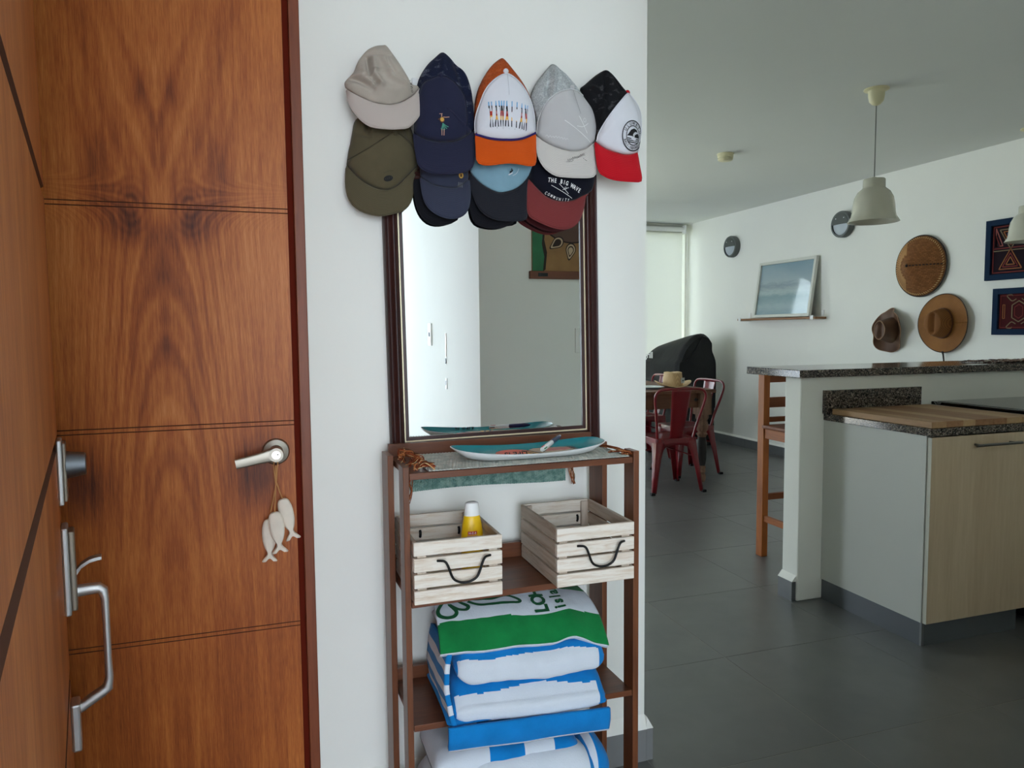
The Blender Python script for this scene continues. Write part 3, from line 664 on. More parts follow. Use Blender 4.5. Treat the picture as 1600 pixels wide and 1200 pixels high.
on_plate([(.045, .0), (.10, -.005), (.125, .012), (.12, .03), (.07, .036), (.04, .02)], .0091).build('print_flower', PINK, pl)
on_plate([(-.012, -.046), (.03, -.046), (.012, -.01), (-.015, .01)], .0097).build('print_sail', PYEL, pl)
on_plate([(.0, -.046), (.006, -.046), (-.012, .018), (-.016, .016)], .0103).build('print_stripe', NAVY, pl)
on_plate([(.018, -.046), (.024, -.046), (.002, .016), (-.002, .014)], .0103).build('print_stripe', NAVY, pl)
for k in range(9): on_plate([(.122+.003*k*.3, .046-.011*k), (.138+.003*k*.3, .040-.011*k), (.138+.003*k*.3, .036-.011*k), (.122+.003*k*.3, .042-.011*k)], .0097).build('print_stripe', PBLK, pl)
# ------------------------------------------------------------------ lettering
_fc = {}
def glyphs(txt, off=.016):
    """flat triangulated letters, unit cap height, centred; returns verts (x, y) and faces"""
    if (txt, off) in _fc: return _fc[(txt, off)]
    cu = bpy.data.curves.new('lettering', 'FONT'); cu.body = txt; cu.size = 1.0; cu.align_x = 'CENTER'; cu.resolution_u = 3; cu.offset = off
    ob = bpy.data.objects.new('lettering', cu); COL.objects.link(ob)
    dg = bpy.context.evaluated_depsgraph_get(); me = bpy.data.meshes.new_from_object(ob.evaluated_get(dg))
    vs = [(v.co.x, v.co.y) for v in me.vertices]; fs = [tuple(p.vertices) for p in me.polygons]
    bpy.data.objects.remove(ob); bpy.data.curves.remove(cu); bpy.data.meshes.remove(me)
    H_ = .70
    _fc[(txt, off)] = ([(x/H_, y/H_ - .5) for x, y in vs], fs); return _fc[(txt, off)]
m = MB(); vs, fs = glyphs('LIFE IS')
m.add([TPl @ Vector((-.06 - x*.016, -.064 - y*.010, .0165 + (-(y)*.010)*-.9*-1 + .0010)) for x, y in vs], fs)
m.build('plate_lettering', PBLK, pl)
pen = thing('ballpoint_pen', 'white and navy four-colour pen lying across the turquoise plate', 'pen', (.70, 1.78, 1.06))
pa_, pb_ = TPl @ Vector((.018, -.042, .0195)), TPl @ Vector((.118, .064, .037)); pd = (pb_-pa_).normalized()
Tpen = Matrix.Translation(pa_) @ pd.to_track_quat('Z', 'Y').to_matrix().to_4x4(); Lp = (pb_-pa_).length
MB().lathe([(0, 0), (.0050, 0), (.0064, .006), (.0064, Lp*.50), (.0060, Lp*.505)], Tpen, 18).build('upper_barrel', PWHITE, pen, smooth=50)
MB().lathe([(.0063, Lp*.50), (.0063, Lp*.86), (.0045, Lp*.94), (.0014, Lp*1.0), (0, Lp*1.0)], Tpen, 18).build('lower_barrel', plain('navy_plastic', rgb(24, 28, 74), .3), pen, smooth=50)
for a, c in ((0, NAVY), (1.4, plain('red_button', rgb(190, 40, 40), .4)), (2.8, plain('green_button', rgb(40, 130, 70), .4)), (4.2, PBLK)):
    m = MB(); T_ = Tpen @ Matrix.Rotation(a, 4, 'Z'); m.box(.0048, .0072, -.0014, .0014, .004, .022, T=T_); m.build('slider', c, pen)

# ------------------------------------------------------------------ crates
CRX = wood('whitewashed_wood_x', rgb(188, 160, 132), rgb(220, 200, 176), 'X', 4.5, .8, .35, 1.1, white=.9)
CRY = wood('whitewashed_wood_y', rgb(150, 122, 98), rgb(196, 170, 144), 'Y', 2.2, .75, .25, 1.2, white=.5)
CRZ = wood('whitewashed_wood_z', rgb(150, 128, 108), rgb(190, 170, 150), 'Z', 2.2, .75, .25, 1.2, white=.4)
def crate(label, x0, x1, y0, y1, z0, h, group=None):
    t = thing('wooden_crate', label, 'crate', ((x0+x1)/2, (y0+y1)/2, z0), 0, group)
    th = .009; gap = .0062; n = 4; sh = (h-(n-1)*gap)/n; rr = random.Random(int(x0*1000))
    for k in range(n):
        za = z0+k*(sh+gap)+.0005; zb = za+sh
        j = rr.uniform(-.0012, .0012)
        MB().box(x0, x1, y0, y0+th, za, zb).build('slat', CRX, t, bevel=.0012, seg=1)
        MB().box(x0+.004, x1-.004, y1-th, y1, za, zb).build('slat', CRX, t, bevel=.0012, seg=1)
        MB().box(x0+j, x0+j+th, y0+th, y1-th, za, zb).build('slat', CRY, t, bevel=.0012, seg=1)
        MB().box(x1-th+j, x1+j, y0+th, y1-th, za, zb).build('slat', CRY, t, bevel=.0012, seg=1)
    for cx in (x0+th, x1-th-.022):
        for cy in (y0+th, y1-th-.008): MB().box(cx, cx+.022, cy, cy+.008, z0+.006, z0+h-.003).build('corner_post', CRZ, t, bevel=.001, seg=1)
    nb = 4; w = (y1-y0-2*th)/nb
    for k in range(nb): MB().box(x0+th, x1-th, y0+th+k*w+.002, y0+th+(k+1)*w-.002, z0+.0005, z0+.007).build('bottom_slat', CRX, t, bevel=.001, seg=1)
    cx = (x0+x1)/2 + .012; zc = z0+h*.60; a = .058; P = []
    for s in (-1, 1):
        pass
    pts = [(-a-.010, -.001), (-a-.002, .0), (-a+.006, -.001), (-a+.013, -.010), (-.032, -.042), (-.016, -.053), (0, -.0555), (.016, -.053), (.032, -.042), (a-.013, -.010), (a-.006, -.001), (a+.002, .0), (a+.010, -.001)]
    yo = [0, -.006, -.010, -.012, -.012, -.012, -.012, -.012, -.012, -.012, -.010, -.006, 0]
    P = crom([(cx+.95*p[0], y0-.002+yo[i], zc+p[1]+.014) for i, p in enumerate(pts)], 4, False)
    MB().tube(P, .0030, 8).build('handle', BLACKIRON, t, smooth=60)
    for s in (-1, 1): MB().tube([(cx+s*.95*(a-.002), y1-th-.001, zc+.016), (cx+s*.95*(a-.002), y1-th-.005, zc+.012), (cx+s*.95*(a-.002), y1-th-.005, zc+.004), (cx+s*.95*(a-.002), y1-th-.001, zc-.002)], .0035, 6).build('handle_fixing', BLACKIRON, t, smooth=60)
    return t
crate('whitewashed wooden crate on the left of the shelf with the yellow bottle in it', .300, .5145, 1.641, 1.911, .7145, .1475, 'crates on the wooden shelf')
crate('whitewashed empty wooden crate on the right of the shelf', .6545, .8665, 1.637, 1.918, .7145, .1475, 'crates on the wooden shelf')
# sunscreen bottle
bt_ = thing('sunscreen_bottle', 'yellow bottle with a white cap standing in the left crate', 'bottle', (.4735, 1.766, .7225))
TB = Matrix.Translation((.4735, 1.766, .7225)) @ Matrix.Diagonal((1, .7, 1, 1))
MB().lathe([(0, 0), (.026, 0), (.0285, .004), (.0290, .095), (.0278, .118), (.0245, .142), (.0205, .160), (.019, .1615)], TB, 32).build('bottle_body', plain('yellow_plastic', rgb(246, 198, 24), .35), bt_, smooth=40)
MB().lathe([(.0200, .161), (.0198, .168), (.0178, .188), (.0165, .193), (.012, .1955), (0, .196)], TB, 28).build('bottle_cap', WHITEP, bt_, smooth=40)
LRED = plain('label_red', rgb(206, 44, 32), .45)
def on_bottle(x, z, d): r = .0290; return Vector((.4735+x-.004, 1.766-.7*math.sqrt(max(0, (r+d)**2-(x-.004)**2)), z))
m = MB(); m.grid(lambda u, w: on_bottle(-.0115+.023*u, .838+.009*w, .0006), 8, 1); m.build('label_patch', LRED, bt_)
vs, fs = glyphs('H-E-B'); m = MB(); m.add([on_bottle(x*.0056, .8425+y*.0056, .0012) for x, y in vs], fs); m.build('label_lettering', WHITEP, bt_)
m = MB(); m.grid(lambda u, w: on_bottle(-.0135+.027*u, .832+.004*w, .0006), 8, 1); m.build('label_patch', plain('label_pink', rgb(206, 130, 110), .5), bt_)

# ------------------------------------------------------------------ towels
TW = cloth('terry_white', rgb(206, 213, 222), 260, .03, .98, .9); TBL = cloth('terry_blue', rgb(16, 120, 190), 260, .09, .98, .9)
TG = cloth('terry_green', rgb(20, 118, 60), 260, .16, .98, .9); TDG = cloth('terry_dark_green', rgb(16, 78, 44), 420, .08, .98, .5)
def fold(x0, x1, path, parent, name, mats, mfn, th=.004, sag=None, nx=60, seed=1, amp=.003, xin=0.0):
    """cloth folded along a (y, z) path and extruded in x"""
    P2 = resample([(0, *p) for p in crom(path, 6, False)], 110); m = MB()
    def fn(u, w):
        q = P2[min(110, int(round(w*110)))]; x = x0+(x1-x0)*u
        e = min(u, 1-u)*(x1-x0); rnd = .006*math.exp(-e/.006)
        d = amp*nz(x*9, q.y*14, q.z*14, 1.0, seed)
        dz = sag(x, q.y, q.z) if sag else 0
        return (x + .004*nz(q.y*30, q.z*30, seed, 1.0, 5)*(1 if u in (0, 1) else .4), q.y + d, q.z + d + dz)
    m.grid(fn, nx, 110, mfn=mfn)
    return m.build(name, mats, parent, smooth=70, solid=th)
sl = lambda x: -.055*(x-.58)
# middle shelf stack: one big blue and white towel folded into layers
tw = thing('folded_towel', 'blue and white striped towel folded thick on the middle shelf, under the green one', 'towel', (.59, 1.75, .402))
def rollpath(y0, y1, z0, z1, lip=0):
    h = z1-z0; r = h/2; c = (z0+z1)/2; pts = [(y1, z1-.004)]
    for k in range(4): pts.append((y1+(y0+r-y1)*(k+1)/4, z1))
    for k in range(1, 8):
        a = PI/2+PI*k/8; pts.append((y0+r*.75+r*.75*math.cos(a), c+r*math.sin(a)))
    for k in range(4): pts.append((y0+r+(y1-y0-r)*k/3, z0))
    return pts
def soft(m, T): pass
def slab(name, parent, x0, x1, y0, y1, z0, z1, mats, mfn, seed, bulge=.006, amp=.004, lean=0.0, rx=None, nx=72, nw=150, tilt=None, ex=.55):
    """a puffed folded layer: rounded in section and at its ends"""
    m = MB(); cy, cz = (y0+y1)/2, (z0+z1)/2; hy, hz = (y1-y0)/2, (z1-z0)/2; L = x1-x0; rx = rx or hz
    def fn(u, w):
        uu = -1+2*u; e = 1-abs(uu); d = e*L/2
        k = math.sqrt(max(0, 1-(1-min(1, d/rx))**2)) if d < rx else 1.0
        a = 2*PI*w; c, s = math.cos(a), math.sin(a)
        y = cy + math.copysign(abs(c)**ex, c)*(hy - rx*.5*(1-k)) ; z = cz + math.copysign(abs(s)**(ex+.15), s)*hz*(.04+.96*k)
        x = x0+L*u
        n1 = nz(x*7, y*8, z*10, 1, seed); n2 = nz(x*28, y*28, z*28, 1, seed+9)
        y += amp*n1*1.2 + amp*.25*n2; z += amp*n1 + amp*.3*n2 + (tilt(x, y) if tilt else sl(x))
        x += lean*(y-y0) + amp*.6*nz(y*9, z*12, 3, 1, seed)
        return (x, y, z)
    m.grid(fn, nx, nw, mfn=mfn)
    return m.build(name, mats, parent, smooth=70, weld=True)
# w: 0 = back, .25 = top, .5 = front, .75 = underside
droop = lambda y, a: a*max(0, min(1, (1.70-y)/.06))**1.5
fcol = lambda u, w: 0 if (w > .385+.02*math.sin(u*8) and w < .73 and .015 < u < .945) else 1
slab('lower_fold', tw, .372, .790, 1.632, 1.88, .411, .436, [TBL, TW], lambda u, w: 0, 2, amp=.002, tilt=lambda x, y: -.028*(x-.58) - droop(y, .012))
dr = MB()
def drop_(u, w):
    x = .370+.418*u; z = .408-.060*w; y = 1.618-.005*math.sin(w*PI)+.008*w
    return (x, y+.003*nz(x*12, z*10, 0, 1, 4), z+sl(x)+.003*nz(x*9, 3, z, 1, 7)*w)
dr.grid(drop_, 60, 14, mfn=lambda u, w: 1 if w > .90 else 0)
dr.build('hanging_hem', [TBL, TW], tw, smooth=70, solid=.011)
slab('middle_fold', tw, .390, .790, 1.628, 1.87, .424, .492, [TW, TBL], lambda u, w: 0 if (w > .345+.012*math.sin(u*9) and w < .73 and .015 < u < .95) else 1, 5, amp=.005, tilt=lambda x, y: sl(x) - droop(y, .034))
slab('upper_fold', tw, .398, .795, 1.638, 1.87, .490, .574, [TW, TBL], fcol, 8, amp=.006, tilt=lambda x, y: sl(x) - droop(y, .016))
# striped edge running down the left side
ed = MB()
def edge_(u, w):
    z = .570-.165*u; y = 1.66+.19*w
    x = .386 - .020*math.sin(min(1, w*1.6)*PI*.5)*0 - .012*math.sin(PI*u) + .004*nz(y*20, z*20, 0, 1, 3)
    return (x - .018*(1-u)*0, y - .035*u*(1-w), z+sl(x))
ed.grid(edge_, 60, 14, mfn=lambda u, w: int(u*7) % 2)
ed.build('striped_edge', [TBL, TW], tw, smooth=70, solid=.012)
# green and white printed towel on top
tg = thing('green_printed_towel', 'green and white printed towel folded on top of the blue towel', 'towel', (.59, 1.75, .56))
def gsurf(x, s):
    """top surface running from the front edge (s = 0) over the top to the back (s = 1)"""
    f = s; y = 1.652+.225*(f**1.05); up = 1-math.exp(-f*3.3)
    z = .574+.108*up - .02*f*f*2.0*(max(0, f-.55))
    e = (x-.365)/(.435); z -= .022*max(0, e-.80)/.2*(1-.4*f)
    e2 = max(0, .08-e)/.08; z -= .02*e2*e2*f
    xx = x + .028*(f-.2)*(1 if x < .5 else -1)*max(0, abs(e-.5)*2-.4)
    n1 = .007*nz(x*8, y*8, 0, 1, 21) + .0015*nz(x*40, y*40, 0, 1, 22)
    return Vector((xx, y, z+sl(x)*.95+n1+.014*math.exp(-((x-.71)/.045)**2)*math.exp(-(f/.3)**2)))
m = MB(); m.grid(lambda u, w: gsurf(.365+.435*u, w), 80, 70, mfn=lambda u, w: 0 if (w < .235+.012*math.sin(u*7) or (w > .60 and u > .66)) else 1)
m.build('printed_top', [TG, TW], tg, smooth=75, solid=.005, offset=-1)
m = MB(); m.grid(lambda u, w: gsurf(.365+.435*u, 0) + Vector((0, .004+.02*w, -.002-.012*math.sin(w*PI*.5))), 80, 6); m.build('white_hem', TW, tg, smooth=75, solid=.004)
slab('inner_fold', tg, .384, .752, 1.676, 1.86, .584, .612, [TW], lambda u, w: 0, 31, amp=.004)
def ink(pts, wd_, name, mt_):
    """a printed stroke laid on the towel, pts = (x, s)"""
    pts = crom(pts, 5, False); m = MB(); L_ = []
    for i, (x, s) in enumerate(pts):
        a = pts[max(0, i-1)]; b = pts[min(len(pts)-1, i+1)]; dx, ds = b[0]-a[0], (b[1]-a[1])*.27; l = math.hypot(dx, ds) or 1
        nx_, ns_ = -ds/l*wd_/2, dx/l*wd_/2/.27
        for sg in (-1, 1): L_.append(gsurf(x+sg*nx_, max(0, s+sg*ns_)) + Vector((0, -.0012, .0022)))
    F = [(2*i, 2*i+1, 2*i+3, 2*i+2) for i in range(len(pts)-1)]
    m.add(L_, F); m.build(name, mt_, tg)
ink([(.386, 0.477), (.372, 0.390), (.374, 0.318), (.392, 0.275), (.410, 0.289), (.418, 0.347), (.404, 0.448), (.424, 0.376), (.444, 0.361), (.452, 0.405), (.436, 0.477), (.42, 0.549)], .010, 'printed_leaf', TDG)
ink([(.455, 0.477), (.470, 0.426), (.500, 0.390), (.545, 0.390), (.585, 0.390), (.590, 0.433), (.560, 0.505), (.520, 0.462), (.49, 0.484), (.46, 0.505)], .009, 'printed_leaf', TDG)
ink([(.47, 0.592), (.50, 0.534), (.54, 0.563), (.56, 0.621)], .009, 'printed_leaf', TDG)
def towel_text(txt, x, s, h, seed, step):
    # letters stand sideways: they read from front to back
    for k, ch in enumerate(txt):
        vs, fs = glyphs(ch, .04); m = MB()
        m.add([gsurf(x - y_*h, s + k*step + x_*h/.27) + Vector((0, -.0012, .0022)) for x_, y_ in vs], fs)
        m.build('printed_letter', TDG, tg)
towel_text('LOHA', .640, .285, .036, 0, .12)
towel_text('island', .690, .27, .030, 1, .080)
# lower stack
tl2 = thing('folded_towel', 'white and blue striped towel rolled on the lowest visible shelf', 'towel', (.59, 1.75, .1))
slab('lower_fold', tl2, .335, .800, 1.635, 1.89, .108, .235, [TBL, TW], lambda u, w: 1 if u < .25 else 0, 41, amp=.005, tilt=lambda x, y: 0)
slab('middle_fold', tl2, .345, .735, 1.662, 1.88, .225, .322, [TW, TBL], lambda u, w: 0 if u < .36 or .60 < u < .80 else 1, 45, amp=.008, tilt=lambda x, y: -.05*(x-.5))
slab('upper_roll', tl2, .400, .772, 1.628, 1.78, .128, .292, [TW, TBL], lambda u, w: 0 if u < .93 else 1, 47, amp=.008, tilt=lambda x, y: -.02*(x-.6), ex=.8)
slab('blue_end', tl2, .735, .815, 1.640, 1.84, .124, .305, [TBL, TW], lambda u, w: 1 if .25 < u < .45 else 0, 48, amp=.008, tilt=lambda x, y: -.05*(x-.77), ex=.7)
# ------------------------------------------------------------------ caps on the wall
CAPS = {
 'beige': {'crown': [(0.2015, 1.9542), (0.1983, 1.9566), (0.1964, 1.9695), (0.2044, 1.9812), (0.2203, 2.0002), (0.2274, 2.0184), (0.239, 2.0393), (0.2573, 2.061), (0.2777, 2.0731), (0.2959, 2.0774), (0.3049, 2.0768), (0.3226, 2.0538), (0.3405, 2.028), (0.3561, 2.0028), (0.3674, 1.9837), (0.3859, 1.9764)], 'seam': [(0.2015, 1.9536), (0.2255, 1.9393), (0.2542, 1.9265), (0.2766, 1.9207), (0.2993, 1.9198), (0.32, 1.9244), (0.3433, 1.9354), (0.3668, 1.9522), (0.3859, 1.9742)], 'brim': [(0.2015, 1.9525), (0.2069, 1.9201), (0.2178, 1.8969), (0.2351, 1.8762), (0.2573, 1.8624), (0.2866, 1.8591), (0.3072, 1.8595), (0.3349, 1.8635), (0.3536, 1.8699), (0.3774, 1.8966), (0.3896, 1.9226), (0.3925, 1.9522), (0.3866, 1.9743)], 'mark': [(0.3611, 1.9566), (0.3546, 1.9825)]},
 'olive': {'crown': [(0.2006, 1.7793), (0.2065, 1.8138), (0.2112, 1.8312), (0.2175, 1.8615), (0.2278, 1.8963), (0.2627, 1.9162), (0.3065, 1.9242), (0.3506, 1.9193), (0.3723, 1.8819), (0.3806, 1.8432), (0.3868, 1.8129), (0.3841, 1.7873)], 'seam': [(0.2014, 1.7773), (0.2285, 1.7467), (0.2627, 1.7249), (0.2933, 1.7178), (0.3245, 1.7281), (0.3519, 1.7537), (0.3841, 1.7864)], 'brim': [(0.1999, 1.7708), (0.1971, 1.7235), (0.2055, 1.6853), (0.2308, 1.6605), (0.2698, 1.65), (0.3007, 1.6525), (0.3457, 1.6698), (0.3666, 1.7017), (0.3706, 1.746), (0.3849, 1.782)], 'panel': [(0.2038, 1.7902), (0.2518, 1.8169), (0.2961, 1.848), (0.3228, 1.863), (0.3537, 1.85), (0.3758, 1.8297), (0.3859, 1.8129), (0.3841, 1.7873)], 'button': (0.3228, 1.8599), 'mark': [(0.3027, 1.7444)]},
 'dancer': {'crown': [(0.369, 1.8618), (0.3722, 1.8913), (0.3758, 1.9429), (0.3866, 1.9995), (0.4095, 2.0402), (0.4323, 2.0639), (0.4528, 2.0811), (0.4686, 2.073), (0.4865, 2.0546), (0.5138, 2.0314), (0.5272, 1.9957), (0.5327, 1.9568), (0.5346, 1.9218), (0.5341, 1.8844)], 'seam': [(0.3689, 1.8609), (0.3972, 1.8458), (0.4422, 1.8403), (0.4881, 1.8502), (0.5341, 1.8822)], 'brim': [(0.3693, 1.8567), (0.3712, 1.8137), (0.378, 1.7753), (0.4046, 1.7586), (0.4409, 1.7572), (0.4776, 1.761), (0.5102, 1.7722), (0.5254, 1.7931), (0.5325, 1.829), (0.5341, 1.88)], 'panel': [(0.3699, 1.8653), (0.3764, 1.9259), (0.3907, 1.9828), (0.4133, 1.9978), (0.4394, 2.0055), (0.4674, 1.9965), (0.4899, 1.9748), (0.5012, 1.954), (0.5053, 1.9194), (0.5068, 1.8647)], 'button': (0.4395, 2.0068), 'mark': [(0.4393, 1.8879)]},
 'slate': {'crown': [(0.3899, 1.7581), (0.3898, 1.8043), (0.3988, 1.8489), (0.4314, 1.8865), (0.4592, 1.8975), (0.4916, 1.8911), (0.5194, 1.8575), (0.5235, 1.8129), (0.5208, 1.7579)], 'seam': [(0.3903, 1.7559), (0.4289, 1.7358), (0.4752, 1.7316), (0.4988, 1.7396), (0.5213, 1.7565)], 'brim': [(0.3902, 1.7515), (0.3961, 1.6986), (0.4139, 1.6683), (0.446, 1.6517), (0.4834, 1.6509), (0.5111, 1.6702), (0.5231, 1.7137), (0.5237, 1.7567)], 'mark': [(0.4954, 1.7627), (0.4951, 1.7394)]},
 'darknavy': {'crown': [(0.376, 1.7835), (0.3777, 1.8257), (0.3894, 1.8619), (0.4266, 1.8913), (0.4591, 1.8894), (0.4916, 1.8694), (0.5052, 1.8253), (0.5056, 1.7891)], 'seam': [(0.3764, 1.7813), (0.4059, 1.7607), (0.4382, 1.7536), (0.4759, 1.7647), (0.5056, 1.7868)], 'brim': [(0.3767, 1.7724), (0.3774, 1.7101), (0.3904, 1.6659), (0.4131, 1.6421), (0.4409, 1.6363), (0.474, 1.6435), (0.4956, 1.6566), (0.5043, 1.6981), (0.506, 1.78)]},
 'orange': {'crown': [(0.5282, 1.8653), (0.5282, 1.8972), (0.5308, 1.9302), (0.5378, 1.9716), (0.5557, 2.0141), (0.5824, 2.0535), (0.6114, 2.0778), (0.6224, 2.072), (0.6379, 2.0551), (0.6668, 2.0208), (0.6869, 1.9852), (0.6958, 1.9526), (0.6992, 1.9151), (0.6981, 1.8821)], 'seam': [(0.5286, 1.8645), (0.567, 1.8549), (0.6114, 1.8531), (0.6564, 1.8614), (0.6981, 1.8813)], 'brim': [(0.5294, 1.8604), (0.529, 1.8234), (0.5299, 1.7925), (0.5486, 1.7846), (0.5751, 1.7866), (0.6108, 1.7922), (0.6423, 1.7924), (0.6741, 1.7902), (0.6915, 1.7972), (0.6955, 1.8347), (0.6981, 1.8771)], 'panel': [(0.5282, 1.8686), (0.5291, 1.9014), (0.5373, 1.9348), (0.5553, 1.9793), (0.582, 2.0093), (0.6122, 2.0245), (0.6397, 2.0161), (0.6666, 1.9917), (0.689, 1.952), (0.6992, 1.9151), (0.6976, 1.8821)], 'button': (0.6122, 2.0319), 'txt': [(0.5592, 1.9367), (0.6684, 1.9418), (0.6123, 1.9474), (0.6117, 1.8873)]},
 'lightblue': {'crown': [(0.5269, 1.7791), (0.5309, 1.8174), (0.5492, 1.8523), (0.59, 1.8764), (0.6265, 1.8834), (0.6678, 1.8736), (0.7002, 1.8457), (0.7103, 1.8117), (0.7084, 1.8007)], 'seam': [(0.5282, 1.775), (0.5569, 1.7469), (0.5974, 1.7268), (0.6295, 1.7293), (0.6621, 1.7439), (0.6903, 1.7714), (0.7093, 1.8008)], 'brim': [(0.5259, 1.7698), (0.5319, 1.7201), (0.5515, 1.6741), (0.5875, 1.652), (0.6288, 1.6492), (0.673, 1.6531), (0.6825, 1.6666), (0.6856, 1.706), (0.6869, 1.7604), (0.7045, 1.7896)], 'mark': [(0.6346, 1.7812)]},
 'black': {'crown': [(0.5284, 1.762), (0.5317, 1.8049), (0.5592, 1.8408), (0.5958, 1.8561), (0.6326, 1.8501), (0.6602, 1.8216), (0.6644, 1.7696)], 'seam': [(0.5288, 1.7577), (0.5534, 1.7376), (0.5898, 1.7309), (0.6268, 1.7414), (0.6644, 1.7652)], 'brim': [(0.5287, 1.7492), (0.5301, 1.6849), (0.5432, 1.6467), (0.575, 1.6349), (0.6118, 1.6349), (0.6446, 1.6461), (0.6564, 1.6575), (0.6638, 1.6996), (0.6648, 1.7565)]},
 'gray': {'crown': [(0.7054, 1.8817), (0.7074, 1.9073), (0.7076, 1.937), (0.7004, 1.9576), (0.695, 1.9782), (0.6974, 1.9953), (0.7138, 2.0263), (0.7465, 2.0675), (0.7652, 2.0834), (0.7887, 2.0697), (0.8218, 2.0367), (0.8458, 2.0089), (0.8748, 1.9769), (0.8869, 1.9432), (0.8889, 1.904), (0.883, 1.8782)], 'seam': [(0.7058, 1.8796), (0.7313, 1.8622), (0.7736, 1.8458), (0.8117, 1.8419), (0.8503, 1.8532), (0.8825, 1.8773)], 'brim': [(0.7058, 1.8732), (0.7078, 1.8221), (0.7262, 1.789), (0.7543, 1.7713), (0.7828, 1.7685), (0.8115, 1.7688), (0.8648, 1.7745), (0.8786, 1.7937), (0.882, 1.8335), (0.8825, 1.873)], 'panel': [(0.7063, 1.8838), (0.7131, 1.929), (0.7319, 1.9688), (0.7648, 1.9938), (0.8074, 2.0063), (0.8409, 1.9999), (0.8699, 1.9722), (0.8855, 1.9343), (0.8884, 1.904), (0.8825, 1.8791)], 'button': (0.8065, 2.0126), 'l1': [(0.7748, 1.9169), (0.8601, 1.8692)], 'l2': [(0.8177, 1.9323), (0.8455, 1.8899)], 'l3': [(0.8119, 1.9047), (0.8311, 1.9049), (0.848, 1.9161)], 'o': [(0.836, 1.9226)], 'sig1': [(0.7267, 1.8768), (0.7879, 1.8684)], 'sig2': [(0.7853, 1.812), (0.843, 1.8353)], 'sig3': [(0.8357, 1.8239), (0.8478, 1.816)]},
 'bigwave': {'crown': [(0.6941, 1.7716), (0.6999, 1.8024), (0.7237, 1.8342), (0.7762, 1.8596), (0.8246, 1.8585), (0.8687, 1.8393), (0.8924, 1.8007), (0.8924, 1.7739), (0.8844, 1.7488), (0.871, 1.737)], 'seam': [(0.694, 1.7673), (0.7184, 1.7403), (0.7467, 1.7176), (0.7852, 1.7084), (0.8241, 1.7146), (0.8487, 1.7269), (0.871, 1.7361)], 'brim': [(0.6912, 1.765), (0.6861, 1.7147), (0.6853, 1.6711), (0.7036, 1.6543), (0.7559, 1.6342), (0.7946, 1.6324), (0.8239, 1.6455), (0.8447, 1.6731), (0.8576, 1.7095), (0.8635, 1.7321)], 'arc1': [(0.7432, 1.7635), (0.7902, 1.7572), (0.834, 1.7396)], 'arc2': [(0.7373, 1.7294), (0.7707, 1.7143), (0.8022, 1.7123)], 'l1': [(0.7493, 1.7493), (0.8129, 1.7172)], 'l2': [(0.7709, 1.754), (0.7998, 1.7281)], 'l3': [(0.7814, 1.7378), (0.7999, 1.7445)], 'o': [(0.7902, 1.7427)]},
 'maroon': {'crown': [(0.6898, 1.7007), (0.6925, 1.7448), (0.7212, 1.7771), (0.7645, 1.7929), (0.8034, 1.7862), (0.8278, 1.7518), (0.8326, 1.7072)], 'seam': [(0.6897, 1.6963), (0.7206, 1.6844), (0.7639, 1.6796), (0.803, 1.6879), (0.8326, 1.7027)], 'brim': [(0.6878, 1.6874), (0.6881, 1.6676), (0.7037, 1.6519), (0.7443, 1.6342), (0.7832, 1.632), (0.8176, 1.639), (0.8325, 1.6531), (0.8341, 1.6937)]},
 'red': {'crown': [(0.8755, 1.8743), (0.8809, 1.9172), (0.8683, 1.9594), (0.8467, 1.9854), (0.8386, 2.016), (0.8539, 2.0311), (0.8877, 2.0601), (0.9169, 2.0781), (0.9316, 2.0753), (0.9439, 2.0636), (0.9662, 2.0375), (0.9822, 2.0216), (1.0039, 1.9995), (1.0196, 1.9722), (1.0249, 1.9373), (1.0179, 1.8969), (1.007, 1.8527)], 'seam': [(0.8755, 1.8721), (0.9024, 1.8544), (0.9419, 1.8421), (0.9768, 1.8418), (1.006, 1.8508)], 'brim': [(0.8755, 1.8669), (0.8779, 1.7952), (0.8975, 1.7744), (0.9321, 1.7653), (0.977, 1.7647), (1.0063, 1.7672), (1.0114, 1.7786), (1.0082, 1.8118), (1.006, 1.8464)], 'panel': [(0.877, 1.8735), (0.8838, 1.8979), (0.9072, 1.941), (0.9416, 1.9822), (0.9753, 2.0122), (0.9938, 2.0073), (1.0125, 1.9804), (1.0238, 1.9417), (1.0174, 1.8991), (1.0065, 1.8526)], 'button': (0.9787, 2.0169), 'em': [(0.9791, 1.8897), (1.021, 1.8927)]},
}

